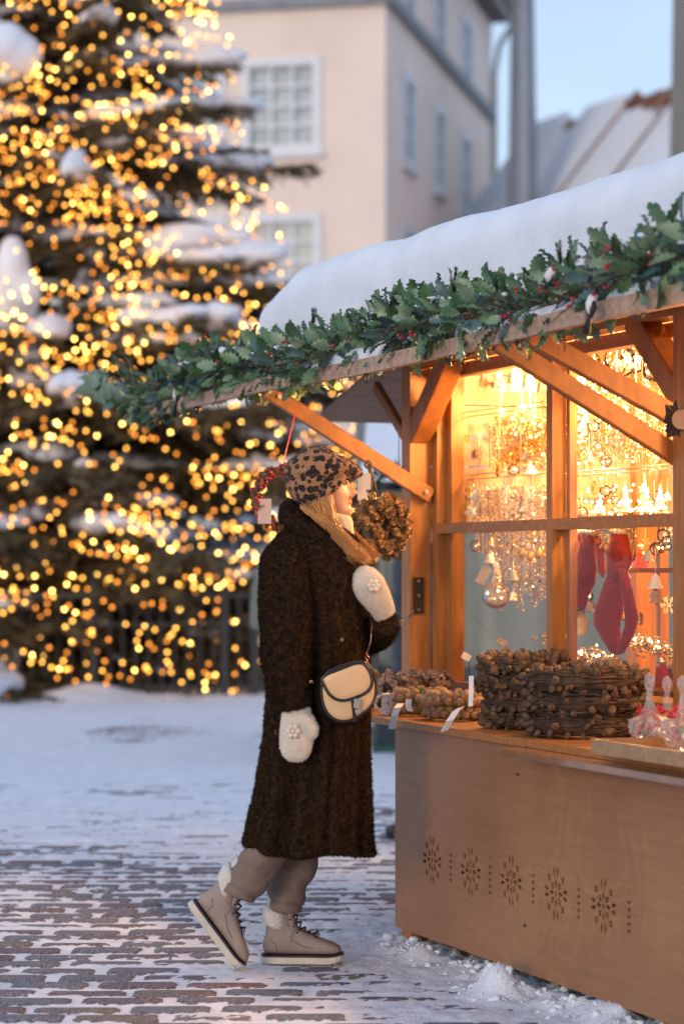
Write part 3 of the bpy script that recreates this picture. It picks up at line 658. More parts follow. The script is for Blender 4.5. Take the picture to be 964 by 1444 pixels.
def col_holes(c):
    H_ = []
    for k in range(6):
        z = c[1] + .055 - k * .021; w = .0115
        if k == 0: 
            for s_ in (-1, 1): H_.append([(c[0] + s_ * .002, z - .006), (c[0] + s_ * .008, z + .018), (c[0] + s_ * .003, z + .012)])
        else: H_.append([(c[0], z - .009), (c[0] + w, z), (c[0] + w * .8, z + .007), (c[0], z + .002), (c[0] - w * .8, z + .007), (c[0] - w, z)])
    for sx in (-.028, .028):
        for z in (.03, .0, -.03): H_.append([(c[0] + sx + math.cos(q * math.pi/3) * .0026, c[1] + z + math.sin(q * math.pi/3) * .0026) for q in range(6)])
    return H_
holes = []
def su(px, py): a, _, z = SQ(px, py, 0); return a, z
for (px, py) in ((609, 1213), (663, 1229), (720, 1243), (783, 1260), (850, 1278)): holes += star_holes(su(px, py))
for (px, py) in ((635, 1220), (690, 1237), (751, 1250), (815, 1270), (886, 1289)): holes += col_holes(su(px, py))
c5 = su(850, 1278)[0]; dsp = .313; zc = su(720, 1243)[1]
kn = []
for (px, py) in ((730, 1092), (740, 1305)): kn.append(su(px, py))
for (px, py) in ((568, 1127), (569, 1255), (572, 1280), (567, 1284), (649, 1280), (688, 1316), (842, 1340)): 
    a, z = su(px, py); holes.append([(a + math.cos(q * 1.2566) * .003, z + math.sin(q * 1.2566) * .003) for q in range(5)])
ZB, ZT = .055, .775
from mathutils.geometry import delaunay_2d_cdt
outer = [(0, ZB), (SN, ZB), (SN, ZT), (0, ZT)]
vv = [Vector(p) for p in outer]; ff = [list(range(4))]
for h in holes:
    ar = sum(h[i][0]*h[(i+1) % len(h)][1] - h[(i+1) % len(h)][0]*h[i][1] for i in range(len(h)))
    if ar < 0: h = h[::-1]
    b0 = len(vv); vv += [Vector(p) for p in h]; ff.append(list(range(b0, b0 + len(h))))
r_ = delaunay_2d_cdt(vv, [], ff, 0, 1e-5, True)
V2, E2, F2, _, _, OF = r_
keep = [f for f, o in zip(F2, OF) if 0 in o and len(o) == 1]
T_ = .010; nv = len(V2); v3 = [S(p.x, 0, p.y) for p in V2] + [S(p.x, T_, p.y) for p in V2]
f3 = [tuple(f) for f in keep] + [tuple(i + nv for i in reversed(f)) for f in keep]
ec = {}
for f in keep:
    for i in range(len(f)):
        a, b_ = f[i], f[(i+1) % len(f)]; ec[(a, b_)] = 1
for (a, b_) in list(ec):
    if (b_, a) not in ec: f3.append((a, a + nv, b_ + nv, b_))
mb = MB(); mb.add(v3, f3); panel = mb.build('front_panel', ply, HUT, fix=True)
mb = MB()
for (a, z) in kn: mb.obox(S(a, -.0015, z), E * .006, N * .003, Vector((0, 0, .0035)))
mb.build('knot', M('dark knot', (.06, .03, .02), .7), panel)
MB().sbox(0.03, SN, .045, .06, .06, .76).build('hole_shade_board', M('hole shade', (.06, .02, .006), .6, .25, 6), HUT)  # dark sheet put behind the cut-outs to make the holes look shaded
mb = MB(); mb.sbox(0.012, .1, .02, .11, -.02, .054); mb.build('counter_foot', pine_h, HUT)
mb = MB(); mb.sbox(1.9, 2.0, .02, .11, -.02, .054); mb.build('counter_foot', pine_h, HUT)
# counter flap (top) with its two boards, chains
mb = MB(); mb.sbox(-.98, SN, -.035, .24, .776, .800); mb.build('counter_board', pine_h, HUT)
mb = MB(); mb.sbox(-.98, SN, .243, .45, .776, .7985); mb.build('counter_board', pine_h, HUT)
# walls below the windows
k = 0
for z0 in np.arange(.10, .84, .125):
    MB().sbox(-.90, SN, .462, .49, z0, z0 + .12).build('wall_board', pine_h, HUT)
MB().sbox(-1.0, SN, .55, .60, .05, .84).build('wall_lining', pine_h, HUT)
# posts
def post(s0, s1, u0, u1, z0, z1, nm='post'):
    a = S((s0+s1)/2, (u0+u1)/2, z0); b_ = S((s0+s1)/2, (u0+u1)/2, z1)
    mb = MB(); mb.beam(a, b_, u1 - u0, s1 - s0, up=E, ch=.004) if False else mb.sbox(s0, s1, u0, u1, z0, z1); return mb.build(nm, pine_v, HUT)
post(-1.0, -.915, .45, .54, -.02, 2.14); post(1.205, 1.30, .45, .54, -.02, 2.14); post(SN - .1, SN, .45, .54, 0, 2.14)
post(-1.0, -.91, 1.47, 1.56, 0, 2.16); post(-1.0, -.91, 2.3, 2.39, 0, 2.16); post(SN - .1, SN, 2.3, 2.39, 0, 2.16)
MB().sbox(-1.02, SN, .452, .538, 2.142, 2.23).build('top_plate', pine_h, HUT)
MB().sbox(-1.02, SN, 2.302, 2.388, 2.162, 2.25).build('top_plate', pine_h, HUT)
MB().sbox(-1.0, -.91, .542, 2.30, 2.165, 2.24).build('tie_beam', pine_x, HUT)
# window frames: outer casing, mullion, transom, rails
uf0, uf1 = .545, .60
wz0, wz1 = .84, 2.14; zt = 1.475, 1.515
sA, sM0, sM1, sB = -.912, .112, .160, 1.204
def frame(s0, s1, z0, z1, u0=uf0, u1=uf1, nm='window_frame', m=None): return MB().sbox(s0, s1, u0, u1, z0, z1).build(nm, m or (pine_v if z1 - z0 > s1 - s0 else pine_h), HUT)
frame(sA, sA + .05, wz0, wz1); frame(sA + .052, sA + .10, wz0, wz1, .585, .64); 
frame(sM0, sM1, wz0, wz1); frame(sM1 + .002, sM1 + .03, wz0, wz1, .60, .63); frame(sB - .04, sB, wz0, wz1)
frame(sA + .052, sM0 - .002, zt[0], zt[1]); frame(sM1 + .002, sB - .042, zt[0], zt[1])
frame(sA + .052, sM0 - .002, wz0, wz0 + .05); frame(sM1 + .002, sB - .042, wz0, wz0 + .05)
frame(sA + .052, sM0 - .002, wz1 - .05, wz1); frame(sM1 + .002, sB - .042, wz1 - .05, wz1)
wg = glass('shop window glass', (1, .995, .98), rough=.015, ior=1.32)
for (a, b_) in ((sA + .10, sM0), (sM1, sB - .04)):
    for (c_, d_) in ((wz0 + .05, zt[0]), (zt[1], wz1 - .05)):
        MB().add([S(a - .01, .5755, c_), S(b_ + .01, .5755, c_), S(b_ + .01, .5755, d_), S(a - .01, .5755, d_)], [(0, 1, 2, 3)]).build('glass_pane', wg, HUT)
for s0 in (1.302, 2.15):   # beyond the picture
    s1 = s0 + .84; frame(s0, s0 + .05, wz0, wz1); frame(s1 - .05, s1, wz0, wz1)
# far end wall, floor, back, ceiling
for z0 in np.arange(.10, .84, .125): MB().sbox(-1.0, -.965, .56, 2.29, z0, z0 + .12).build('end_board', pale_b, HUT)
MB().sbox(-1.01, -.95, .542, 1.468, .845, .875).build('end_sill', pine_x, HUT); MB().sbox(-1.01, -.95, 1.562, 2.3, .845, .875).build('end_sill', pine_x, HUT)
MB().sbox(-.97, -.945, 1.60, 1.64, .88, 2.16).build('end_mullion', pine_v, HUT); MB().sbox(-.97, -.945, 1.86, 1.885, .88, 2.16).build('end_mullion', pine_v, HUT)
for z0 in np.arange(1.50, 2.15, .125): MB().sbox(-1.0, -.965, .56, 2.29, z0, z0 + .12).build('end_board', pale_b, HUT)

for i, z0 in enumerate(np.arange(.1, 2.2, .145)): MB().sbox(-.9, SN, 2.40, 2.43, z0, z0 + .14).build('back_board', pale_b, HUT)
for i, u0 in enumerate(np.arange(.56, 2.3, .15)): MB().sbox(-1.0, SN, u0, u0 + .145, 2.26 + .03 * (i % 1), 2.285).build('ceiling_board', pale_b, HUT)
MB().sbox(-1.0, SN, .5, 2.4, .02, .09).build('floor_board', pine_h, HUT)
MB().sbox(SN, SN + .03, .45, 2.4, .05, 2.25).build('end_wall', pine_x, HUT)
# front flap raised as awning, with eave board
m_ = .20; zE = 2.035; uE = -.20
def zf(u): return zE + (u - uE) * m_
SL = -2.73
nb = 6; us = np.linspace(uE + .03, .40, nb + 1)
for i in range(nb):
    a, b_ = us[i], us[i+1] - .004
    MB().hexa([S(SL + .03, a, zf(a)), S(SL + .03, b_, zf(b_)), S(SN, b_, zf(b_)), S(SN, a, zf(a)), S(SL + .03, a, zf(a) + .02), S(SL + .03, b_, zf(b_) + .02), S(SN, b_, zf(b_) + .02), S(SN, a, zf(a) + .02)]).build('awning_board', grey_wood, HUT)
# eave board with a gentle real sag
mb = MB(); pts = [(SL, -.012), (-1.9, -.002), (-.9, .006), (.1, -.004), (1.0, .002), (1.8, .016), (SN, .02)]
for (a, za), (b_, zb) in zip(pts[:-1], pts[1:]):
    mb.hexa([S(a, uE, zE - .018 + za), S(a, uE + .028, zE - .018 + za), S(b_, uE + .028, zE - .018 + zb), S(b_, uE, zE - .018 + zb), S(a, uE, zE + .034 + za), S(a, uE + .028, zE + .034 + za), S(b_, uE + .028, zE + .034 + zb), S(b_, uE, zE + .034 + zb)])
eave = mb.build('eave_board', M('eave board', (.42, .27, .18), .6, .3, 7, .15, 30, stretch=(.5, 6, 6), rot=-AE), HUT)
# braces holding the flap
def brace(p0, p1, w=.03, h=.055, up=Vector((0, 0, 1)), nm='brace'):
    o = MB().beam(p0, p1, w, h, up, ch=.004).build(nm, pine_x, HUT); return o
b1 = brace(S(-.895, .53, 1.625), S(-.895, -.165, 2.03), .028, .062)
b2 = brace(S(1.19, .53, 1.665), S(1.19, -.16, 2.04), .035, .062)
b3 = brace(S(1.40, .50, 1.735), S(1.40, -.16, 2.045), .035, .062)
mb = MB(); 
for p in (S(-.88, .505, 1.641), S(-.88, -.12, 2.004)): mb.tube([p, p + E * .008], .009, 8)
mb.build('bolt', steel, b1)
# knee braces inside the wall plane
brace(S(-.935, .495, 1.87), S(-.60, .495, 2.16), .085, .085, nm='knee_brace'); brace(S(1.225, .495, 1.87), S(.90, .495, 2.16), .085, .085, nm='knee_brace')
brace(S(-.97, 1.515, 1.85), S(-1.45, 1.515, 2.08), .03, .05); 
# side flap at the far end, raised
def SF(s, u): return 2.235 + (s + 1.0) * .265
for i in range(3):
    a, b_ = -1.0 - .32 * i, -1.0 - .32 * (i + 1) + .002
    mb = MB(); mb.hexa([S(b_, .452, SF(b_, 0)), S(b_, 2.38, SF(b_, 0)), S(a, 2.38, SF(a, 0)), S(a, .452, SF(a, 0)), S(b_, .452, SF(b_, 0) + .022), S(b_, 2.38, SF(b_, 0) + .022), S(a, 2.38, SF(a, 0) + .022), S(a, .452, SF(a, 0) + .022)])
    mb.build('side_flap_board', M('flap plywood', (.36, .24, .15), .6, .2, 3, stretch=(1, 5, 1)) if i == 0 else bpy.data.materials['flap plywood'], HUT)
brace(S(-.99, .505, 1.80), S(-1.40, .505, 2.10), .028, .045)
# hinge plate, eye bolts
h_ = MB().sbox(-.912, -.905, .462, .505, 1.155, 1.30).build('hinge_plate', darkm, HUT); mb = MB()
for z in (1.17, 1.228, 1.285): mb.tube([S(-.905, .483, z), S(-.901, .483, z)], .005, 8)
mb.build('screw', steel, h_)
def ring(c, R_, r_, ax1, ax2, mb, n=14, k=6): mb.tube([c + ax1 * (R_ * math.cos(2*math.pi*i/n)) + ax2 * (R_ * math.sin(2*math.pi*i/n)) for i in range(n)], r_, k, closed=True)
for (px, py) in ((277, 578), (632, 503), (516, 533)):
    p = Q(px, py, uE + .014); mb = MB(); ring(p, .017, .0045, E, Vector((0, 0, 1)), mb); mb.tube([p + Vector((0, 0, .017)), p + Vector((0, 0, .05))], .004, 6)
    mb.build('eye_bolt', darkm, HUT, smooth=True)
def chain(name, p0, p1, sag, parent):
    L_ = (p1 - p0).length; n_ = int(L_ / .027); mb = MB()
    for i in range(n_):
        t = (i + .5) / n_; p = p0.lerp(p1, t) - Vector((0, 0, sag * 4 * t * (1 - t))); d = ((p1 - p0) - Vector((0, 0, sag * 4 * (1 - 2*t)))).normalized()
        a = d.cross(Vector((0, 0, 1))).normalized(); b_ = a.cross(d); w = a if i % 2 else b_
        w = (a * .8 + b_ * .6) if i % 2 else (b_ * .8 - a * .6)
        mb.tube([p + d * (.017 * math.cos(q) ) + w * (.0075 * math.sin(q)) for q in [2*math.pi*j/10 for j in range(10)]], .0024, 5, closed=True)
    return mb.build(name, steel, parent, smooth=True)
chain('chain', S(-.906, .46, 1.165), S(-.925, .0, .805) , .012, HUT)
# roof slab and snow on it
mb = MB(); mb.hexa([S(-1.5, .10, 2.21), S(-1.5, 2.6, 2.60), S(SN, 2.6, 2.60), S(SN, .10, 2.21), S(-1.5, .10, 2.245), S(-1.5, 2.6, 2.635), S(SN, 2.6, 2.635), S(SN, .10, 2.245)]); mb.build('roof_deck', grey_wood, HUT)
def snow_slab(name, s0, s1, u0, u1, z0, sl, th, r_, label, ns, nu, seed, amp=.03, parent=None, stag=0):
    bm = bmesh.new(); nz_ = max(4, int(th / .035)); vd = {}
    def V_(i, j, k):
        if (i, j, k) in vd: return vd[(i, j, k)]
        p = Vector((s0 + (s1 - s0) * i / ns, u0 + (u1 - u0) * j / nu, th * k / nz_))
        q = Vector((min(max(p.x, s0 + r_), s1 - r_), min(max(p.y, u0 + r_), u1 - r_), min(p.z, th - r_))); d = p - q
        if d.length > 1e-6: p = q + d.normalized() * min(r_, max(abs(d.x), abs(d.y), abs(d.z)))
        w = S(p.x, p.y, 0); nn = mnoise.noise(Vector((p.x * 1.1 + seed, p.y * 1.3, p.z * 2))) * 1.0 + .45 * mnoise.noise(Vector((p.x * 4 + seed, p.y * 4, p.z * 5))) + .12 * mnoise.noise(Vector((p.x * 14, p.y * 14, p.z * 16)))
        tp_ = min(1, max(0, (p.x - s0) / .55)); p.z *= (.70 + .30 * tp_ * tp_ * (3 - 2 * tp_)) if s1 > 2.5 else 1; f_ = min(1, p.z / th + .15); front = max(0, 1 - (p.y - u0) / .2)
        p = Vector((p.x, p.y - front * nn * amp * 1.2, p.z + nn * amp * f_ - (.009 * (p.x + 1.68) * f_ if s1 > 2.5 else 0)))
        vd[(i, j, k)] = bm.verts.new(S(p.x, p.y, z0 + sl * (p.y - u0) + p.z)); return vd[(i, j, k)]
    for i in range(ns):
        for j in range(nu): bm.faces.new((V_(i, j, nz_), V_(i+1, j, nz_), V_(i+1, j+1, nz_), V_(i, j+1, nz_)))
        for k in range(nz_): bm.faces.new((V_(i, 0, k), V_(i+1, 0, k), V_(i+1, 0, k+1), V_(i, 0, k+1))); bm.faces.new((V_(i, nu, k+1), V_(i+1, nu, k+1), V_(i+1, nu, k), V_(i, nu, k)))
    for j in range(nu):
        for k in range(nz_): bm.faces.new((V_(0, j, k+1), V_(0, j+1, k+1), V_(0, j+1, k), V_(0, j, k))); bm.faces.new((V_(ns, j, k), V_(ns, j+1, k), V_(ns, j+1, k+1), V_(ns, j, k+1)))
    bmesh.ops.recalc_face_normals(bm, faces=bm.faces); me = bpy.data.meshes.new(name); bm.to_mesh(me); bm.free()
    return link_mesh(name, me, snow, smooth=True, cat='snow', label=label, kind='stuff')
snow_slab('snow', -1.68, SN, .03, 2.5, 2.25, .17, .305, .12, 'thick smooth blanket of snow on the market hut roof', 150, 60, 3, .022)
snow_slab('snow', -.75, .3, uE + .02, uE + .16, zE + .022, .2, .055, .025, 'thin crusted snow strip under the garland on the eave board', 60, 10, 9, .015)
snow_slab('snow', .9, 2.2, uE + .02, uE + .16, zE + .03, .2, .055, .025, 'thin snow strip on the eave board at the near end', 60, 10, 12, .015)
snow_slab('snow', SL + .1, -1.6, uE + .05, .3, zE + .05, .2, .07, .03, 'thin snow under the garland at the far end of the awning', 60, 16, 15, .02)

# ------------------------------------------------------------------ garland
leaf_ms = [M('holly leaf', (.04, .10, .045), .38, .4, 2.5, .2, 8, col2=(.075, .15, .06), coat=.2), M('pale holly leaf', (.17, .25, .15), .42, .35, 2.5, .2, 8, coat=.1), M('blue green leaf', (.05, .11, .10), .38, .35, 2.5, .2, 8, coat=.2), M('mid leaf', (.08, .17, .07), .42, .35, 2.5, .2, 8)]
def holly(i):
    mb = MB(); n_ = 5; L_ = 1.0; v = []; 
    for k in range(n_ * 2 + 1):
        t = k / (n_ * 2); w = .27 * math.sin(math.pi * min(1, t * .95 + .05)) ** .7 * (1.22 if k % 2 else .72); z = .10 * math.sin(t * 3.1) + (.05 if k % 2 else 0)
        if k == n_ * 2: w = .01
        v += [(-w, t, z + .06), (0, t - .03, z - .02), (w, t, z + .06)]
    f = []
    for k in range(n_ * 2): f += [(3*k, 3*k+1, 3*k+4, 3*k+3), (3*k+1, 3*k+2, 3*k+5, 3*k+4)]
    me = mb.add(v, f).mesh('leaf'); me.materials.append(leaf_ms[i]); me.shade_smooth(); return me
lm = [holly(i) for i in range(4)]
GA = root('garland', 'green holly and fir garland with red berries along the hut eave', 'garland', S(0, uE, zE))
def rot_to(d, twist):
    return d.to_track_quat('Y', 'Z').to_matrix().to_4x4() @ Matrix.Rotation(twist, 4, 'Y')
r = random.Random(11); lvs = []
gc = lambda s: (uE + .035 + .02 * math.sin(s * 5), zE + .100 + .02 * math.sin(s * 3.3) + .012 * (s > 1.2) + (-.03 if s < -2.3 else 0))
for i in range(1250):
    s_ = r.uniform(SL - .02, 2.75); u_, z_ = gc(s_); a = r.uniform(0, 2 * math.pi); rr = .090 * math.sqrt(r.random()); tp = min(1, (s_ - SL + .1) / .6)
    p = S(s_, u_ + math.cos(a) * rr * .8, z_ + math.sin(a) * rr * tp)
    d = (N * math.cos(a) * .8 + Vector((0, 0, math.sin(a) * .9 + .12)) + E * r.uniform(-1, .9)).normalized()
    lvs.append((p, d, r.uniform(0, 6.28), r.uniform(.05, .095), r.choices((0, 1, 2, 3), (4, 3, 2.4, 3))[0]))
for (px, py, tx, ty) in ((138, 553, 98, 558), (132, 549, 108, 533), (165, 562, 132, 567)):
    a = Q(px, py, uE - .01); b_ = Q(tx, ty, uE - .03); lvs.insert(0, (a, (b_ - a).normalized(), r.uniform(-.4, .4) + 1.2, (b_ - a).length, 1))
lvs_v = [l for l in lvs if abs(l[0].x) / l[0].y < .17]; lvs_v = sorted(lvs_v, key=lambda l: (l[0].y / FPX) / l[3] - (.9 if l[3] > .0 and l in lvs[:6] else 0))
pset = lvs_v[:285]; ids = set(id(l) for l in pset); base_l = np.array([v.co for v in lm[0].vertices]); polys = [tuple(p.vertices) for p in lm[0].polygons]
for (p, d, tw, sz, k) in pset: inst(lm[k], 'leaf', Matrix.Translation(p) @ rot_to(d, tw) @ Matrix.Diagonal((sz * r.uniform(.6, 1.05), sz, sz * r.uniform(.6, 1.6), 1)), GA)
mb = MB()
for l in lvs:
    if id(l) in ids: continue
    p, d, tw, sz, k = l; Mx = Matrix.Translation(p) @ rot_to(d, tw) @ Matrix.Diagonal((sz, sz, sz, 1)); mb.mi = k; mb.add([Mx @ Vector(q) for q in base_l], polys)
mb.build('small_leaves', leaf_ms, GA, kind='stuff', smooth=True)
# fir sprigs
firm = M('fir needles', (.028, .065, .04), .5, .4, 20, col2=(.09, .15, .09)); V = []; Fc = []; st = MB()
def sprig(p, d, L_, r, wn=.0016, ln=.022, den=400):
    side = d.cross(Vector((r.random()-.5, r.random()-.5, r.random()+.2))).normalized(); n_ = int(L_ * den)
    st.tube([p, p + d * L_ * .5 - Vector((0, 0, .004)), p + d * L_ - Vector((0, 0, .012))], [.0028, .002, .001], 4)
    for i in range(n_):
        t = (i + .5) / n_; c_ = p + d * L_ * t - Vector((0, 0, .012 * t * t)); a = r.uniform(0, 6.28); q = side * math.cos(a) + d.cross(side) * math.sin(a); dd = (d * .8 + q).normalized(); w = dd.cross(q + d * .3).normalized() * wn * r.uniform(.8, 1.6); e = len(V)
        V.extend([c_ - w, c_ + w, c_ + dd * ln * r.uniform(.7, 1.2) * (1.2 - t * .5)]); Fc.append((e, e+1, e+2))
for i in range(430):
    s_ = r.uniform(SL, 2.7); u_, z_ = gc(s_); a = r.uniform(0, 6.28); d = (N * math.cos(a) * .7 + Vector((0, 0, math.sin(a) * .7)) + E * r.uniform(-1.2, .6)).normalized()
    sprig(S(s_, u_, z_ - .01), d, r.uniform(.07, .15), r, den=300)
for (px, py, tx, ty) in ((215, 560, 170, 505), (230, 540, 182, 520), (205, 555, 150, 512), (250, 565, 205, 590), (240, 560, 195, 582), (260, 535, 247, 494), (300, 540, 330, 496), (600, 440, 592, 395), (790, 375, 787, 335), (440, 470, 442, 430), (545, 440, 560, 408), (640, 420, 638, 372)):
    a = Q(px, py, uE + .01); b_ = Q(tx, ty, uE - .02)
    for q in range(3): sprig(a, ((b_ - a).normalized() + Vector((r.uniform(-.12, .12), r.uniform(-.1, .1), r.uniform(-.1, .1)))).normalized(), (b_ - a).length, r, ln=.016, den=450, wn=.002)
link_mesh('fir_needles', np_mesh('fir', np.array([tuple(p) for p in V]), np.array(Fc)), firm, GA, kind='stuff'); st.build('twigs', bark, GA, kind='stuff')
berry_m = M('red berry', (.32, .01, .018), .25, .3, 20, coat=.4); mb = MB(); mb.ball((0, 0, 0), .0075, 8, 5); bme_ = mb.mesh('berry'); bme_.materials.append(berry_m); bme_.shade_smooth()
for i in range(34):
    s_ = r.uniform(SL + .1, 2.5); u_, z_ = gc(s_); c_ = S(s_, u_ - .07 - .015 * r.random(), z_ + r.uniform(-.05, .06))
    for q in range(3): inst(bme_, 'berry', Matrix.Translation(c_ + Vector((r.uniform(-.012, .012), r.uniform(-.01, .01), r.uniform(-.012, .012)))) @ Matrix.Scale(r.uniform(.6, .95), 4), GA)
sm = MB()
for i in range(150):
    s_ = r.uniform(SL + .2, 2.6); u_, z_ = gc(s_); a = r.uniform(.3, 2.6); sm.ball(S(s_, u_ + math.cos(a) * .06 - .02, z_ + math.sin(a) * .07), (r.uniform(.006, .02), r.uniform(.006, .015), r.uniform(.004, .008)), 6, 4)
lumpy(sm, 'snow', 'little crumbs of snow caught in the eave garland', .006, 60, cat='snow', kind='stuff')
# ornament birds clipped into the garland
bw = M('white feather', (.75, .72, .72), .6, .1, 60); bk = M('black feather', (.012, .012, .016), .4, .2, 60); rd = M('crimson', (.45, .015, .03), .5, .2, 40)
for i, (px, py, tl_, lb_) in enumerate([(249, 556, (246, 588), 'white and red ornament bird with long black tail near the garland far end'), (314, 494, (296, 490), 'white and black ornament bird perched on top of the garland above the brace'), (833, 428, (826, 470), 'white and red ornament bird with hanging black tail at the near part of garland'), (775, 388, (768, 405), 'small white and dark blue ornament bird deep in the near garland')]):
    p = Q(px, py, uE - .055); q = Q(tl_[0], tl_[1], uE - .055); B_ = root('bird_ornament', lb_, 'ornament', p, 'ornament birds in the garland'); ax = (p - q).normalized(); sd_ = N.cross(ax).normalized()
    mb = MB(); mb.tube([p - ax * .03, p - ax * .015, p, p + ax * .02, p + ax * .03], [.005, .013, .016, .012, .003], 10); mb.build('body', bw, B_, smooth=True)
    mb = MB(); mb.tube([p - ax * .02, p - ax * .05, q], [.010, .009, .011], 7, flat=.5); mb.build('tail', bk, B_, smooth=True)
    mb = MB(); mb.ball(p + ax * .028 + sd_ * .004, (.007, .007, .008), 10, 7); mb.build('head', rd if i != 1 else bk, B_, smooth=True)
    for s2 in (-1, 1): MB().tube([p + sd_ * s2 * .014 + ax * .012, p + sd_ * s2 * .019 - ax * .012, p + sd_ * s2 * .008 - ax * .045], [.004, .011, .002], 6, flat=.4).build('wing', bk, B_, smooth=True)
# ------------------------------------------------------------------ hut lamps (some seen lit, others out of view, inferred from warm light on the posts)
WARM = (1.0, .54, .21)
def lamp_at(name, p, power, rad=.05, spot=False):
    l = bpy.data.lights.new(name, 'POINT'); l.energy = power * LAMP_K; l.color = WARM; l.shadow_soft_size = rad; o = bpy.data.objects.new(name, l); COL.objects.link(o); o.location = p; return o
LAMP_K = 3.0
lampw = M('lamp white', (.75, .72, .66), .35, .05, 5); led = emitter('lamp face', (1.0, .72, .40), 30)
SPL = root('spot_lamp', 'white spotlight under the hut ceiling, lit, above the clear baubles', 'lamp', Q(838, 430, .95))
p = Q(838, 432, .95); mb = MB(); mb.tube([p + Vector((0, 0, .07)), p + Vector((0, 0, .03)), p + Vector((0, 0, .0)), p - Vector((0, 0, .022))], [.016, .022, .034, .04], 16); mb.tube([p + Vector((0, 0, .07)), p + Vector((0, 0, .16))], .006, 6); mb.build('lamp_housing', lampw, SPL, smooth=True)
mb = MB(); mb.tube([p - Vector((0, 0, .0225)), p - Vector((0, 0, .026))], .036, 16); mb.build('lamp_face', led, SPL)
lamp_at('spot_lamp_light', p - Vector((0, 0, .07)), 16)
for i, (s_, u_, z_, pw) in enumerate([(-.35, .80, 2.10, 15), (.35, 1.0, 2.16, 20), (1.1, 1.0, 2.12, 16), (1.9, .75, 2.1, 9), (.2, 1.6, 1.9, 10), (1.2, 1.7, 1.7, 10), (2.3, .72, 1.5, 5)]):
    T = root('strip_light', ['short glowing strip light above the tassels', 'glowing strip light over the middle shelf', 'glowing strip light under the ceiling behind the mullion', 'strip light at the near end of the hut', 'small strip light at the back shelf', 'strip light low at the hut back', 'upright strip light near the hut end'][i], 'lamp', S(s_, u_, z_))
    mb = MB(); mb.sbox(s_ - .13, s_ + .13, u_ - .012, u_ + .012, z_ + .008, z_ + .022); mb.build('lamp_housing', lampw, T); mb = MB(); mb.sbox(s_ - .12, s_ + .12, u_ - .008, u_ + .008, z_, z_ + .0075); mb.build('lamp_face', led, T)
    lamp_at('strip_light_glow', S(s_, u_, z_ - .045), pw, .06)
# ------------------------------------------------------------------ wire grids, shelves
wire = M('gilt wire', (.55, .42, .25), .3, .1, 20, metal=.6)
def wgrid(label, s0, s1, u, z0, z1, nv, hz):
    T = root('wire_grid', label, 'display grid', S(s0, u, z0))
    for i in range(nv): s_ = s0 + (s1 - s0) * i / (nv - 1); mb = MB(); mb.tube([S(s_, u, z0), S(s_, u, z1)], .0022, 6); mb.build('wire', wire, T)
    for z in hz: mb = MB(); mb.tube([S(s0 - .02, u + .005, z), S(s1 + .02, u + .005, z)], .0024, 6); mb.build('wire', wire, T)
g0 = SQ(646, 670, .64); g1 = SQ(765, 670, .64)
wgrid('gilt wire display grid hung behind the left upper pane', g0[0], g1[0] , .64, g0[2] - .02, 2.12, 5, (SQ(700, 575, .64)[2], SQ(700, 582, .64)[2] , SQ(700, 666, .64)[2], SQ(700, 673, .64)[2]))
g0 = SQ(800, 670, .64); g1 = SQ(912, 670, .64)
wgrid('gilt wire display grid hung behind the right upper pane', g0[0], g1[0] + .15, .64, g0[2] - .02, 2.12, 5, (SQ(850, 555, .64)[2], SQ(850, 662, .64)[2], SQ(850, 668, .64)[2]))
gold = M('gold tinsel', (.80, .52, .16), .22, .3, 80, metal=.9); silver = M('champagne tinsel', (.78, .66, .48), .25, .2, 80, metal=.85); white_c = M('white cotton lace', (.8, .76, .68), .8, .08, 40, .3, 200)
clear = glass('clear bauble glass', (1, .98, .94), rough=.03); clear2 = glass('frosted bauble glass', (1, .97, .9), rough=.12, op=.14)
red_f = M('red felt', (.36, .022, .012), .85, .25, 60, .3, 200, sheen=.3); wood_l = M('light wood toy', (.62, .44, .25), .6, .15, 10)
glint = emitter('glowing glint', (1.0, .70, .34), 26); amber = M('amber ornament', (.75, .42, .08), .3, .2, 20, metal=.3)  # glint: reflected sparkle put in as glowing points among the ornaments
for i, (s0, s1, u0, u1, z) in enumerate([(-.6, 1.9, .95, 1.3, 1.32), (-.6, 2.2, 1.5, 1.9, 1.62), (-.2, 2.2, .68, 1.1, .90), (-.3, 2.4, 1.35, 1.75, 1.98)]):
    MB().sbox(s0, s1, u0, u1, z, z + .018).build('shelf', pine_h, cat='shelf', label=['shelf behind the long tinsel strands', 'upper back shelf inside the hut', 'low display shelf behind the lower panes', 'highest back shelf under the hut ceiling'][i])
r = random.Random(21)
def tinsel(p, L_, mat, label, n_=None, rad=.006, group=None, fl=.006, name='tinsel_strand'):
    """hanging strand wound with small shiny flakes"""
    n_ = n_ or int(L_ * 420); V = []; F_ = []; 
    ph = r.uniform(0, 6); sw = r.uniform(0, .006)
    for i in range(n_):
        t = i / n_; c_ = p + Vector((sw * math.sin(t * 7 + ph), 0, -L_ * t)); d = Vector((r.gauss(0, 1), r.gauss(0, 1), r.gauss(0, 1))).normalized(); w = d.cross(Vector((r.gauss(0, 1), r.gauss(0, 1), r.gauss(0, 1)))).normalized() * fl * .45; q = c_ + d * rad * r.uniform(.2, 1)
        e = len(V); V += [q - w, q + w, q + d * fl + w, q + d * fl - w]; F_.append((e, e+1, e+2, e+3))
    mb = MB(); mb.add(V, F_); mb.tube([p + Vector((sw * math.sin(t * 7 + ph), 0, -L_ * t)) for t in (0, .25, .5, .75, 1)], .0015, 4)
    return mb.build(name, mat, cat='tinsel', label=label, group=group)
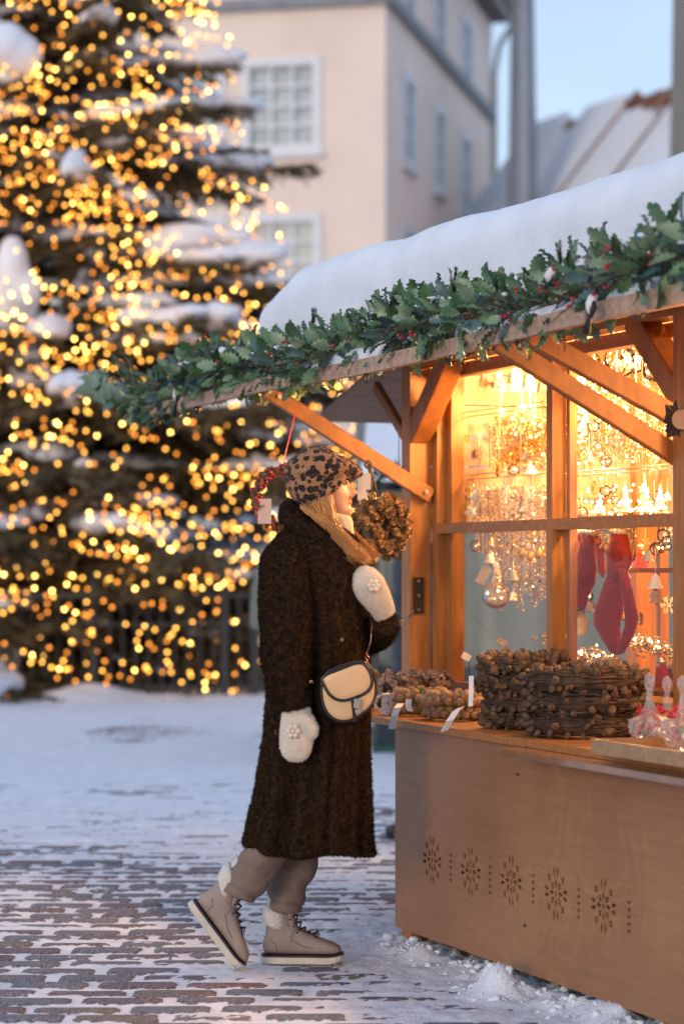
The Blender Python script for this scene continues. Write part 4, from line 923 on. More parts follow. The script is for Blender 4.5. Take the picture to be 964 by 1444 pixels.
def beads(p, L_, mat, label, rad=.005, group=None):
    mb = MB(); n_ = int(L_ / (rad * 2.1))
    for i in range(n_): mb.ball(p - Vector((0, 0, i * rad * 2.1)), rad, 6, 4)
    return mb.build('bead_strand', mat, cat='bead strand', label=label, group=group, smooth=True)
# long champagne strands in the lower left pane
for i in range(26):
    px = 700 + i * 2.95 + r.uniform(-1, 1); u_ = r.uniform(.66, .74); p = Q(px, 690 + r.uniform(-6, 6), u_); q = Q(px, r.uniform(822, 862), u_); tinsel(p, p.z - q.z, silver, 'long champagne tinsel strands hanging to the pale gap in the lower left pane', group='long champagne tinsel strands', rad=.008)
for i in range(6):
    px = 674 + i * 5.6; u_ = .665; p = Q(px, 692, u_); q = Q(px, 786, u_); beads(p, p.z - q.z, gold, 'short gold bead strands at the left of the lower left pane', .0055, 'short gold bead strands')
for i in range(5):
    px = 690 + i * 4.5; p = Q(px, 602, .68); q = Q(px, 664, .68); beads(p, p.z - q.z, gold, 'gold bead strands beside the small tag in the upper left pane', .005, 'gold bead strands in the upper left pane')
for i in range(12):
    px = 703 + i * 6; u_ = r.uniform(.68, .8); p = Q(px, r.uniform(588, 600), u_); q = Q(px, r.uniform(640, 668), u_); tinsel(p, p.z - q.z, gold, 'bushy gold tinsel hanging in the middle of the upper left pane', group='bushy gold tinsel', rad=.022, n_=190, fl=.009)
for i in range(12):
    px = 642 + i * 11.6; u_ = r.uniform(.66, .72); p = Q(px, 688, u_); q = Q(px, r.uniform(726, 745), u_); (tinsel if i % 2 else tinsel)(p, p.z - q.z, white_c if i % 3 == 0 else silver, 'short pale tinsel tufts hanging just above the transom', group='short tufts above the transom', rad=.018, n_=150, fl=.009)
for i in range(17):
    px = 800 + i * 9; u_ = r.uniform(.7, .95); p = Q(px, r.uniform(590, 602), u_); q = Q(px, r.uniform(640, 655), u_); tinsel(p, p.z - q.z, silver if i % 3 else gold, 'curly champagne tinsel packed in the upper right pane', group='curly tinsel in the upper right pane', rad=.02, n_=160, fl=.009)
for i in range(9):
    px = 806 + i * 15; u_ = r.uniform(.8, 1.0); p = Q(px, r.uniform(520, 545), u_); q = Q(px, p and r.uniform(575, 600), u_); tinsel(p, p.z - q.z, silver, 'pale tinsel hanging below the clear baubles', group='pale tinsel below the baubles', rad=.012, n_=120, fl=.008)
for i in range(7):
    px = 915 + i * 5; p = Q(px, 598 + i * 2, .66); q = Q(px, 640, .66); beads(p, max(.04, p.z - q.z), amber, 'glowing amber bead strands beside the near post', .005, 'amber bead strands')
for i in range(6):
    px = 876 + i * 4 + r.uniform(-1, 1); p = Q(px, 740, .72); q = Q(px + 8, 790, .72); tinsel(p, p.z - q.z, silver, 'dark gold tinsel hanging right of the red stocking', group='tinsel right of the stocking')
for i in range(3):
    px = 803 + i * 4; p = Q(px, 742, .70); q = Q(px, 800, .7); tinsel(p, p.z - q.z, silver, 'tinsel hanging left of the red stockings', group='tinsel left of the stockings')
# amber oval ornaments between strands
mb = MB(); mb.ball((0, 0, 0), (.013, .013, .02), 12, 8); am = mb.mesh('am'); am.materials.append(amber); am.shade_smooth()
for i in range(4): inst(am, 'oval_ornament', Matrix.Translation(Q(735 + i * 12.5, 780 + (i % 2) * 5, .655)), cat='ornament', label='small oval amber ornaments among the long tinsel strands', group='oval amber ornaments')
# tassels (white lace skirts) in the top row
def tassel(p, h, w, label):
    T = root('lace_tassel', label, 'ornament', p - Vector((0, 0, h)), 'white lace tassels'); mb = MB()
    n_ = 14; rs = []
    for t in (0, .12, .3, .6, .85, 1): 
        rr = w * (.12 + .88 * t ** .8); rs.append([p + Vector((math.cos(2*math.pi*j/n_) * rr * (1 + .12 * (j % 2)), math.sin(2*math.pi*j/n_) * rr * (1 + .12 * (j % 2)), -h * t)) for j in range(n_)])
    mb.rings(rs, True, False); mb.build('skirt', white_c, T)
    mb = MB(); mb.ball(p + Vector((0, 0, .008)), .011, 8, 6); mb.build('knot', wood_l, T, smooth=True)
    mb = MB(); mb.tube([p + Vector((0, 0, .01)), p + Vector((0, 0, .13))], .001, 4); mb.build('thread', white_c, T)
    mb = MB()
    for j in range(40): a = r.uniform(0, 6.28); q = p + Vector((math.cos(a) * w, math.sin(a) * w, -h)); mb.tube([q + Vector((0, 0, .01)), q - Vector((0, 0, r.uniform(.004, .014)))], .0014, 3)
    mb.build('fringe', white_c, T)
for i, (px, py) in enumerate([(684, 516), (702, 520), (724, 514), (745, 520), (766, 524)]): tassel(Q(px, py, .70 + .02 * (i % 2)), .075, .026, ['first lace tassel from the left in the top row', 'second lace tassel from the left, slightly lower', 'middle lace tassel of the top row', 'fourth lace tassel, next to the brace', 'last lace tassel at the mullion'][i])
# clear baubles with a mossy filling and loop
def bauble(p, rr, label, mat=clear, ribs=False):
    T = root('glass_bauble', label, 'bauble', p, 'clear glass baubles'); mb = MB()
    if ribs:
        n_ = 48; rs = []
        for k in range(1, 14): a = math.pi * k / 14; rs.append([p + Vector((math.cos(2*math.pi*j/n_), math.sin(2*math.pi*j/n_), 0)) * (rr * math.sin(a) * (1 + .05 * math.cos(16*2*math.pi*j/n_))) + Vector((0, 0, math.cos(a) * rr * 1.02)) for j in range(n_)])
        mb.rings(rs)
    else: mb.ball(p, rr, 28, 18)
    mb.build('globe', mat, T, smooth=True)
    mb = MB(); mb.tube([p + Vector((0, 0, rr)), p + Vector((0, 0, rr + .016))], [.010, .008], 10); ring(p + Vector((0, 0, rr + .024)), .008, .0015, E, Vector((0, 0, 1)), mb); mb.build('cap', silver, T, smooth=True)
    mb = MB(); mb.tube([p + Vector((0, 0, rr + .03)), p + Vector((0, 0, rr + .13))], .0012, 4); mb.build('thread', white_c, T)
    mb = MB()
    for j in range(60): d = Vector((r.gauss(0, 1), r.gauss(0, 1), r.gauss(0, .6) - .6)).normalized() * rr * r.uniform(.3, .85); mb.ball(p + d, rr * r.uniform(.04, .12), 5, 3)
    mb.build('filling', white_c if not ribs else silver, T)
    mb = MB()
    for j in range(5): d = Vector((r.gauss(0, 1), r.gauss(0, 1), r.gauss(0, .6))).normalized() * rr * r.uniform(.3, .8); mb.ball(p + d, .003, 5, 3)
    mb.build('light', glint, T)
for i, (px, py, rp, u_) in enumerate([(874, 509, 25, .72), (893, 506, 22, .85), (925, 516, 24, .74), (832, 510, 16, .9), (818, 500, 14, 1.0)]):
    bauble(Q(px, py, u_), rp / FPX * 8.2, ['largest clear bauble hanging under the spot lamp', 'clear bauble half behind the largest one', 'clear bauble next to the dark knee brace', 'small clear bauble left of the spot lamp', 'smallest clear bauble at the mullion'][i])
bauble(Q(699, 840, .66), .052, 'ribbed clear bauble with a paper tag in the lower left pane', clear2, True)
paper = M('paper tag', (.74, .66, .54), .8, .06, 20); 
def tag_(p, ax, upv, w, h, mat, label, cat='price tag', ex=None):
    n_ = ax.cross(upv).normalized() * .0006; mb = MB(); mb.obox(p, ax * w/2, upv * h/2, n_); return mb.build('paper_tag', mat, cat=cat, label=label)
rt = lambda a: (E * math.cos(R(a)) + Vector((0, 0, math.sin(R(a)))), Vector((0, 0, math.cos(R(a)))) - E * math.sin(R(a)))
XA = Vector((1, 0, 0)); ZA = Vector((0, 0, 1))
def rx(a): return XA * math.cos(R(a)) + ZA * math.sin(R(a)), ZA * math.cos(R(a)) - XA * math.sin(R(a))
a, b_ = rx(-28); tag_(Q(681, 811, .65), a, b_, .038, .072, paper, 'plain paper tag tilted above the ribbed bauble')
a, b_ = rx(22); tag_(Q(682, 613, .66), a, b_, .034, .026, paper, 'small paper tag left of the gold beads')
a, b_ = rx(15); tag_(Q(697, 494, .66), a, b_, .04, .025, paper, 'pale paper tag above the lace tassels')
a, b_ = rx(-35); tag_(Q(707, 905, .66), a, b_, .04, .028, paper, 'paper tag low behind the lower left pane')
a, b_ = rx(-8); tag_(Q(845, 490, .66), a, b_, .03, .022, paper, 'paper tag beside the largest bauble')
# white felt stars and angels, paper cones: row behind the transom and middle
def star(p, rr, mat, label, pts=5, th=.006):
    mb = MB(); n_ = pts * 2; yy = Vector((0, 1, 0)); v = []
    rot_ = r.uniform(0, 1)
    for sgn in (-1, 1):
        for j in range(n_): a = rot_ + math.pi * j / pts; q = rr if j % 2 == 0 else rr * .5; v.append(p + XA * q * math.cos(a) + ZA * q * math.sin(a) + yy * sgn * th * .3)
    v += [p - yy * th, p + yy * th]; f = [(j, (j+1) % n_, n_ * 2) for j in range(n_)] + [(n_ + (j+1) % n_, n_ + j, n_*2+1) for j in range(n_)] + [(j, n_ + j, n_ + (j+1) % n_, (j+1) % n_) for j in range(n_)]
    mb.add(v, f); mb.tube([p + ZA * rr * .5, p + ZA * (rr + .07)], .0009, 3); return mb.build('felt_star', mat, cat='ornament', label=label, group='hanging stars')
for i in range(16):
    px = r.choice([r.uniform(690, 768), r.uniform(806, 940)]); py = r.choice([575, 590, 610, 690, 700]); star(Q(px, py, r.uniform(.7, .95)), r.uniform(.012, .024), white_c if i % 3 else silver, 'pale stars hung among the tinsel behind the upper panes', 5 if i % 2 else 6)
for i, (px, py, rr) in enumerate([(672, 700, .034), (706, 582, .022), (748, 585, .026), (664, 722, .03)]): star(Q(px, py, .67), rr, white_c, ['large white felt star at the lower left of the upper left pane', 'white felt star under the lace tassels', 'white felt star glowing right of the grid centre', 'white felt shape resting just above the transom'][i])
# glints: reflected sparkle added as a curtain of small glowing bulbs on wires
GL = root('window_glints', 'tiny warm glowing glints added as sparkle through the ornaments inside the hut window', 'string lights', S(.3, .8, 1.5))
mb = MB(); mb.ball((0, 0, 0), .0033, 6, 4); gm_ = mb.mesh('bulb'); gm_.materials.append(glint); wmb = MB()
for i in range(290):
    if i % 10 == 0: prev = None; s0_ = r.uniform(-.6, 1.2); u0_ = r.uniform(.66, 1.0); z0_ = r.choice([1.38, 1.52, 1.56, 1.62, 1.7, 1.8, 1.9, 1.98, 2.05])
    p = S(s0_ + (i % 10) * .055, u0_ + .03 * math.sin(i), z0_ + .03 * math.sin(i * 1.7)); inst(gm_, 'bulb', Matrix.Translation(p), GL)
    if prev is not None: wmb.tube([prev, p], .0008, 3)
    prev = p
wmb.build('wire', wire, GL)
proto = {}
def mk_bell():
    T = root('lace_bell', 'x', 'ornament', (0, 0, 0)); n_ = 12; mb = MB(); mb.rings([[Vector((math.cos(6.2832*j/n_) * a, math.sin(6.2832*j/n_) * a, z)) for j in range(n_)] for a, z in ((.003, .0), (.009, -.006), (.012, -.02), (.019, -.034))], True, False); mb.build('bell', white_c, T, smooth=True); mb = MB(); mb.ball((0, 0, -.036), .004, 6, 4); mb.build('clapper', gold, T); mb = MB(); mb.tube([(0, 0, 0), (0, 0, .06)], .0008, 3); mb.build('thread', white_c, T); return T
def mk_globe():
    T = root('small_bauble', 'x', 'bauble', (0, 0, 0)); mb = MB(); mb.ball((0, 0, 0), .017, 16, 10); mb.build('globe', clear, T, smooth=True); mb = MB(); mb.tube([(0, 0, .016), (0, 0, .022)], .004, 8); mb.tube([(0, 0, .02), (0, 0, .08)], .0008, 3); mb.build('cap', gold, T); mb = MB()
    for j in range(14): d = Vector((r.gauss(0, 1), r.gauss(0, 1), r.gauss(0, 1))).normalized() * .011; mb.ball(d, .0026, 5, 3)
    mb.build('filling', silver, T); mb = MB(); mb.ball((.004, -.006, 0), .0022, 5, 3); mb.build('light', glint, T); return T
def mk_flake():
    T = root('snowflake', 'x', 'ornament', (0, 0, 0)); mb = MB()
    for k in range(6):
        a = math.pi * k / 3; d = XA * math.cos(a) + ZA * math.sin(a); q = XA * -math.sin(a) + ZA * math.cos(a); mb.beam(d * .001, d * .022, .002, .003, Vector((0, 1, 0)))
        for t in (.010, .016):
            for s2 in (-1, 1): mb.beam(d * t, d * (t + .005) + q * s2 * .006, .0016, .0026, Vector((0, 1, 0)))
    mb.build('flake', silver, T); mb = MB(); mb.tube([(0, 0, .02), (0, 0, .07)], .0007, 3); mb.build('thread', white_c, T); return T
def mk_cone():
    T = root('gold_cone', 'x', 'ornament', (0, 0, 0)); me_ = cone_mesh(gold, n_=5, m_=6, nm='gold_cone'); o = inst(me_, 'cone', Matrix.Scale(.034, 4), T); mb = MB(); mb.tube([(0, 0, .015), (0, 0, .06)], .0008, 3); mb.build('thread', white_c, T); return T
def cone_mesh(mat, L_=1.0, W_=.42, n_=7, m_=8, nm='cone'):
    mb = MB(); mb.tube([(0, 0, -.5), (0, 0, -.3), (0, 0, .3), (0, 0, .5)], [.1, .26, .2, .05], 6)
    for k in range(n_):
        t = k / (n_ - 1); z = -.42 + .88 * t; rr = W_ * math.sin(math.pi * (.12 + .80 * (1 - t) ** .9)) 
        for j in range(m_):
            a = 2 * math.pi * (j + .5 * (k % 2)) / m_; d = Vector((math.cos(a), math.sin(a), 0)); q = Vector((-d.y, d.x, 0)); c_ = Vector((0, 0, z)); 
            mb.add([c_ + d * rr * .3 - q * .08, c_ + d * rr * .3 + q * .08, c_ + d * rr + q * .11 + ZA * .10, c_ + d * rr * 1.1 + ZA * .16, c_ + d * rr - q * .11 + ZA * .10], [(0, 1, 2, 3, 4)])
    me = mb.mesh(nm); me.materials.append(mat); return me
kinds = [(mk_bell(), 'white lace bells'), (mk_globe(), 'small clear baubles'), (mk_flake(), 'glittering snowflakes'), (mk_cone(), 'small gold cones')]
zones = [((655, 772), (500, 545), 'hung near the ceiling behind the left upper pane', 14), ((650, 772), (590, 665), 'hung in the middle of the left upper pane', 30), ((648, 772), (690, 732), 'hung just above the transom in the left pane', 24), ((800, 948), (470, 560), 'hung high behind the right upper pane', 30), ((800, 948), (570, 665), 'hung in the middle of the right upper pane', 42), ((800, 948), (680, 728), 'hung just above the transom in the right pane', 24), ((800, 945), (752, 775), 'hung under the transom in the lower right pane', 26), ((802, 945), (780, 900), 'hung low in the lower right pane', 20), ((655, 772), (752, 800), 'hung under the transom in the lower left pane', 14), ((700, 772), (760, 850), 'hung among the long strands in the lower left pane', 9)]
first = set()
for (xr, yr, txt, cnt) in zones:
    for i in range(cnt):
        k = r.choices(range(4), (3, 4, 3, 3))[0]; src, nm_ = kinds[k]; p = Q(r.uniform(*xr), r.uniform(*yr), r.uniform(.67, 1.05)); lab = nm_ + ' ' + txt
        if k not in first: first.add(k); src.location = p; c_ = src; src['label'] = lab
        else: c_ = dup(src, p, r.uniform(0, .6), lab)
        sc_ = r.uniform(.8, 1.5); c_.scale = (sc_,) * 3; c_['group'] = lab
# back displays: many small goods
def tree_fig(p, h, label, mat):
    T = root('frosted_tree', label, 'ornament', p); mb = MB(); 
    for k in range(5): t = k / 5; mb.tube([p + ZA * h * t, p + ZA * h * (t + .3)], [h * .28 * (1 - t), .002], 9)
    mb.build('crown', mat, T); mb = MB()
    for k in range(26): t = r.random(); a = r.uniform(0, 6.28); q = h * .27 * (1 - t); mb.ball(p + Vector((math.cos(a) * q, math.sin(a) * q, h * (t * .95 + .05))), .0026, 5, 3)
    mb.build('light', glint, T); MB().box(p.x - .004, p.x + .004, p.y - .004, p.y + .004, p.z - .012, p.z).build('foot', wood_l, T)  # glowing points put in as glitter on the toy tree
for i, (px, py, u_, h) in enumerate([(880, 722, .78, .10), (908, 722, .80, .12), (930, 722, .86, .09), (845, 724, .74, .07)]):
    p = Q(px, py, u_); tree_fig(p, h, ['frosted glittering toy tree just above the transom at right', 'tallest frosted toy tree above the transom', 'frosted toy tree nearest the post', 'small frosted toy tree left of the others'][i], white_c)
MB().sbox(SQ(800, 722, .7)[0], 1.6, .68, 1.0, SQ(850, 724, .78)[2] - .03, SQ(850, 724, .78)[2] - .013).build('shelf', pine_h, cat='shelf', label='narrow shelf carrying the frosted toy trees')
for i in range(26):   # jars, boxes and small figures on the shelves
    s_ = r.uniform(-.5, 1.9); u_, z_ = r.choice([(1.1, 1.338), (1.65, 1.638), (.9, .918), (1.5, 1.998)]); p = S(s_, u_ + r.uniform(-.08, .08), z_)
    T = root('toy_figure', 'small pale figures and jars crowding the hut shelves', 'ornament', p, 'small goods on the hut shelves'); h = r.uniform(.06, .13)
    mb = MB(); mb.tube([p, p + ZA * h * .6, p + ZA * h * .75], [h * .3, h * .22, h * .1], 10); mb.build('body', [white_c, wood_l, red_f, silver][i % 4], T, smooth=False); mb = MB(); mb.ball(p + ZA * h * .85, h * .16, 9, 6); mb.build('head', [wood_l, silver, white_c][i % 3], T, smooth=True)
# heaps of glittering crockery low in the right pane
for i, (px, py) in enumerate([(835, 925), (905, 905), (925, 915), (818, 925), (780, 900)]):
    p = Q(px, py, .78); T = root('glitter_heap', ['glittering glass beads heap left of the red stocking toe', 'glittering glass heap right of the stocking', 'glass bead heap beside the near post', 'glass bead heap behind the dark wreaths', 'frosted feather heap at the mullion foot'][i], 'ornaments', p - ZA * .05); mb = MB()
    for j in range(90): mb.ball(p + Vector((r.gauss(0, .035), r.gauss(0, .03), r.gauss(0, .014))), r.uniform(.003, .008), 6, 4)
    mb.build('bead', silver, T, kind='stuff'); mb = MB()
    for j in range(10): mb.ball(p + Vector((r.gauss(0, .035), r.gauss(0, .03), abs(r.gauss(0, .014)))), .003, 5, 3)
    mb.build('light', glint, T)  # glowing balls put in as sparkle on the beads
p = Q(815, 880, .8); T = root('gourd_ornament', 'pale round gourd ornament with dry leaves under the small stocking', 'ornament', p); mb = MB(); mb.ball(p, (.038, .038, .045), 14, 10); mb.build('body', M('pale gourd', (.7, .6, .42), .4, .1, 9), T, smooth=True)
mb = MB()
for j in range(7): a = j * .9; mb.tube([p + ZA * .05, p + ZA * .07 + Vector((math.cos(a) * .04, math.sin(a) * .03, .01)), p + ZA * .055 + Vector((math.cos(a) * .08, math.sin(a) * .05, 0))], [.003, .012, .001], 6, flat=.3)
mb.build('leaf', M('dry leaf', (.35, .2, .08), .7), T)
# stockings
def stocking(rows, u, label, th=.03):
    """rows of (px,py) left and right outline pairs, top to toe"""
    mb = MB(); rs = []
    for (lx, ly, rx_, ry) in rows:
        a = Q(lx, ly, u); b2 = Q(rx_, ry, u); c_ = (a + b2) / 2; h_ = (b2 - a) / 2; n_ = 14; t = th * min(1, h_.length / .03)
        rs.append([c_ + h_ * math.cos(2*math.pi*j/n_) + (N * .9 + E * -.4).normalized() * t * math.sin(2*math.pi*j/n_) * (1 + .15 * math.sin(3 * 2*math.pi*j/n_)) for j in range(n_)])
    T = root('felt_stocking', label, 'stocking', Q(rows[-1][0], rows[-1][1], u)); mb.rings(rs); mb.build('sock', red_f, T, smooth=True)
    mb = MB(); c_ = rs[0]; cen = sum(c_, Vector()) / len(c_)
    for j in range(14): mb.ball(c_[j], .010, 6, 5)
    mb.build('cuff', white_c, T, smooth=True); mb = MB(); mb.tube([cen, cen + ZA * .08], .0015, 4); mb.build('thread', white_c, T)
    return T
ST = stocking([(864, 750, 880, 750), (858, 770, 886, 772), (854, 788, 890, 790), (856, 804, 882, 808), (864, 816, 878, 818)], .68, 'large red felt stocking hanging in the lower right pane')
for rows, u_, th in (([(858, 800, 882, 802), (848, 830, 882, 836), (836, 866, 876, 864), (836, 880, 874, 882), (848, 902, 874, 904), (862, 923, 874, 923)], .685, .014), ([(870, 800, 884, 804), (876, 836, 892, 838), (880, 862, 899, 868), (880, 882, 897, 884), (874, 903, 888, 905), (868, 922, 878, 922)], .665, .010)):
    mb = MB(); rs = []
    for (lx, ly, rx_, ry) in rows:
        a = Q(lx, ly, u_); b2 = Q(rx_, ry, u_); c_ = (a + b2) / 2; h_ = (b2 - a) / 2; rs.append([c_ + h_ * math.cos(2*math.pi*j/14) + (N * .9 + E * -.4).normalized() * th * min(1, h_.length / .015) * math.sin(2*math.pi*j/14) for j in range(14)])
    mb.rings(rs); mb.build('sock_fold', red_f, ST, smooth=True)
stocking([(812, 750, 836, 752), (808, 775, 838, 778), (806, 795, 840, 800), (800, 815, 838, 822), (806, 835, 828, 842), (816, 852, 824, 858), (820, 862, 824, 862)], .80, 'smaller red felt stocking left of the large one', .024)
stocking([(838, 754, 846, 752), (840, 780, 850, 780), (842, 800, 852, 806), (846, 812, 850, 815)], .74, 'narrow red felt stocking between the other two', .012)
# ------------------------------------------------------------------ counter goods
CT = .80
cone_m = M('pine cone', (.10, .05, .025), .7, .4, 5, .3, 12, col2=(.36, .20, .10)); cone_f = M('frosted pine cone', (.17, .10, .07), .7, .3, 5, col2=(.62, .54, .50), ramp=(.4, .62)); walnut = M('walnut shell', (.44, .24, .12), .6, .3, 3, .8, 9, col2=(.62, .38, .20)); twig_m = M('dark twig', (.030, .018, .012), .8, .4, 30, col2=(.10, .058, .034)); moss_m = M('green moss', (.09, .24, .02), .9, .4, 90, col2=(.24, .45, .05)); bud_m = M('alder cone', (.045, .027, .016), .8, .4, 3, .3, 10, col2=(.19, .105, .055))
def cone_mesh(mat, L_=1.0, W_=.42, n_=7, m_=8, nm='cone'):
    mb = MB(); mb.tube([(0, 0, -.5), (0, 0, -.3), (0, 0, .3), (0, 0, .5)], [.1, .26, .2, .05], 6)
    for k in range(n_):
        t = k / (n_ - 1); z = -.42 + .88 * t; rr = W_ * math.sin(math.pi * (.12 + .80 * (1 - t) ** .9)) 
        for j in range(m_):
            a = 2 * math.pi * (j + .5 * (k % 2)) / m_; d = Vector((math.cos(a), math.sin(a), 0)); q = Vector((-d.y, d.x, 0)); c_ = Vector((0, 0, z)); 
            mb.add([c_ + d * rr * .3 - q * .08, c_ + d * rr * .3 + q * .08, c_ + d * rr + q * .11 + ZA * .10, c_ + d * rr * 1.1 + ZA * .16, c_ + d * rr - q * .11 + ZA * .10], [(0, 1, 2, 3, 4)])
    me = mb.mesh(nm); me.materials.append(mat); return me
coneA = cone_mesh(cone_m, n_=7, m_=8, W_=.36); coneF = cone_mesh(cone_f, n_=7, m_=8, W_=.38, nm='frosted_cone'); 
mb = MB(); mb.ball((0, 0, 0), (.5, .5, .56), 12, 8); me = mb.mesh('walnut')
for v_ in me.vertices: v_.co *= 1 + .06 * mnoise.noise(v_.co * 7) + (.05 if abs(v_.co.x) < .05 else 0)
me.materials.append(walnut); me.shade_smooth(); wal = me
mb = MB(); mb.ball((0, 0, 0), (.36, .36, .6), 7, 5); bud = mb.mesh('alder_cone'); bud.materials.append(bud_m); bud.shade_smooth()
def rnd_rot(): return Matrix.Rotation(r.uniform(0, 6.28), 4, 'Z') @ Matrix.Rotation(r.uniform(0, 3.1), 4, 'X') @ Matrix.Rotation(r.uniform(0, 6.28), 4, 'Z')
def flat_wreath(c_, R_, rt_, label, nuts=None, cones=None, buds=None, twigs=0, moss=0, group=None, seed=0, nsz=.03, tw=.0022, layers=2, fill=twig_m):
    T = root('wreath', label, 'wreath', c_ - ZA * rt_, group); rr = random.Random(seed); mb = MB()
    mb.tube([c_ + Vector((math.cos(a) * R_, math.sin(a) * R_, 0)) for a in [2*math.pi*i/32 for i in range(32)]], rt_ * .72, 8, closed=True, side=ZA)
    mb.build('ring', fill, T, smooth=True)
    def place(me, name, n_, sz, out=1.0, zs=1.0, only_out=False):
        for i in range(n_):
            a = 2 * math.pi * (i + rr.random() * .5) / n_; b2 = rr.uniform(-1.0, 2.6) if not only_out else only_out[i % len(only_out)] + rr.uniform(-.15, .15)
            d = Vector((math.cos(a), math.sin(a), 0)); p = c_ + d * (R_ + math.cos(b2) * rt_ * out) + ZA * math.sin(b2) * rt_ * out * zs; s_ = sz * (rr.uniform(.6, 1.2) if name == 'alder_cone' else rr.uniform(.82, 1.15))
            dirv = (d * math.cos(b2) + ZA * math.sin(b2) + Vector((rr.gauss(0, .25),) * 3)).normalized()
            inst(me, name, Matrix.Translation(p) @ dirv.to_track_quat('Z', 'Y').to_matrix().to_4x4() @ Matrix.Rotation(rr.uniform(0, 6), 4, 'Z') @ Matrix.Scale(s_, 4), T)
    if nuts: place(wal, 'walnut', nuts, nsz, .85, 1, [0.05, 1.15])
    if cones: place(cones[0], 'pine_cone', cones[1], nsz, .75)
    if buds: place(bud, 'alder_cone', buds, nsz, .95)
    if twigs:
        mb = MB()
        for i in range(twigs):
            a = rr.uniform(0, 6.28); sp_ = rr.uniform(.35, 1.0) * rr.choice((-1, 1)); b2 = rr.uniform(-1.2, 3.6); ro = rt_ * rr.uniform(.7, 1.08); pts = []
            tilt = rr.uniform(-.5, .5)
            for q in range(5): aa = a + sp_ * q / 4; bb = b2 + tilt * q / 4; pts.append(c_ + Vector((math.cos(aa), math.sin(aa), 0)) * (R_ + math.cos(bb) * ro * (1 + (.12 if q == 4 else 0))) + ZA * math.sin(bb) * ro)
            mb.tube(pts, [tw * rr.uniform(.6, 1.4)] * 4 + [tw * .4], 4, caps=False)
        mb.build('twigs', twig_m, T, kind='stuff')
    if moss:
        V = []; F_ = []
        for i in range(moss * 110):
            if i % 110 == 0: a0_ = rr.uniform(0, 6.28); 
            a = a0_ + rr.gauss(0, .08); p = c_ + Vector((math.cos(a), math.sin(a), 0)) * (R_ + rr.gauss(0, rt_ * .45)) + ZA * rt_ * rr.uniform(.7, 1.0); d = Vector((rr.gauss(0, .6), rr.gauss(0, .6), 1)).normalized(); w = d.cross(Vector((rr.random()-.5, rr.random()-.5, 0))).normalized() * .0015; e = len(V)
            V += [p - w, p + w, p + d * rr.uniform(.008, .018)]; F_.append((e, e+1, e+2))
        mb = MB(); mb.add(V, F_); mb.build('moss', moss_m, T, kind='stuff')
    return T
z0 = CT + .001
# back: frosted cone wreaths
c_ = S(-.62, .27, 0); flat_wreath(S(-.60, .25, z0 + .035), .185, .036, 'large wreath of small frosted cones lying at the back of the counter', cones=(coneF, 140), seed=1, nsz=.034)
flat_wreath(S(-.60, .25, z0 + .098), .18, .034, 'frosted cone wreath stacked on top at the counter back', cones=(coneF, 140), seed=2, nsz=.034)
# walnut wreaths, front
wa = S(.155, .165, 0); flat_wreath(Vector((wa.x, wa.y, z0 + .021)), .088, .022, 'lower walnut wreath of the front pair', nuts=38, seed=3, nsz=.030, fill=moss_m)
flat_wreath(Vector((wa.x, wa.y, z0 + .066)), .082, .024, 'upper walnut wreath with moss, front pair on the counter', nuts=34, moss=8, seed=4, nsz=.036, fill=moss_m)
wb = S(-.14, .16, 0); flat_wreath(Vector((wb.x, wb.y, z0 + .021)), .080, .022, 'lower walnut wreath beside the mug', nuts=34, seed=5, nsz=.028, fill=moss_m)
flat_wreath(Vector((wb.x, wb.y, z0 + .064)), .075, .024, 'upper mossy walnut wreath beside the mug', nuts=30, moss=14, seed=6, nsz=.034, fill=moss_m)
# twig wreath stacks
ta = S(.64, .205, 0)
for i in range(4): flat_wreath(Vector((ta.x + r.uniform(-.005, .005), ta.y, z0 + .034 + i * .058)), .110 + .003 * i, .037, ['bottom twig wreath of the four layer stack', 'second twig wreath from below in the tall stack', 'third twig wreath in the tall stack', 'knobbly top twig wreath on the tall stack by the walnut wreaths'][i], buds=105, twigs=170, seed=10 + i, nsz=.040 if i == 3 else .036, group='twig wreaths in the tall stack')
tb = S(1.06, .215, 0)
for i in range(3): flat_wreath(Vector((tb.x, tb.y, z0 + .038 + i * .070)), .158, .040, ['bottom of the three wide dark twig wreaths', 'middle of the three wide dark twig wreaths', 'top one of the wide dark twig wreaths'][i], buds=95, twigs=270, seed=20 + i, nsz=.035, group='wide dark twig wreaths')
# mug
p = Q(552, 997, .06); p.z = z0; T = root('enamel_mug', 'speckled pale enamel mug standing at the far end of the counter', 'mug', p); mb = MB(); n_ = 24
pro = [(.0, .0), (.036, .0), (.0375, .004), (.0375, .074), (.0395, .076), (.0385, .078), (.0365, .075), (.0365, .006), (0, .005)]
mb.rings([[p + Vector((math.cos(2*math.pi*j/n_) * (a + 1e-5), math.sin(2*math.pi*j/n_) * (a + 1e-5), z)) for j in range(n_)] for a, z in pro], False, False)
mug_m = M('speckled enamel', (.30, .22, .18), .3, .2, 130, col2=(.72, .66, .60), ramp=(.42, .5)); mb.build('body', mug_m, T, smooth=True)
mb = MB(); mb.tube([p + Vector((-.036 - .024 * math.sin(a), 0, .042 + .026 * math.cos(a))) for a in [math.pi * i / 10 for i in range(11)]], .0055, 8); mb.build('handle', mug_m, T, smooth=True)
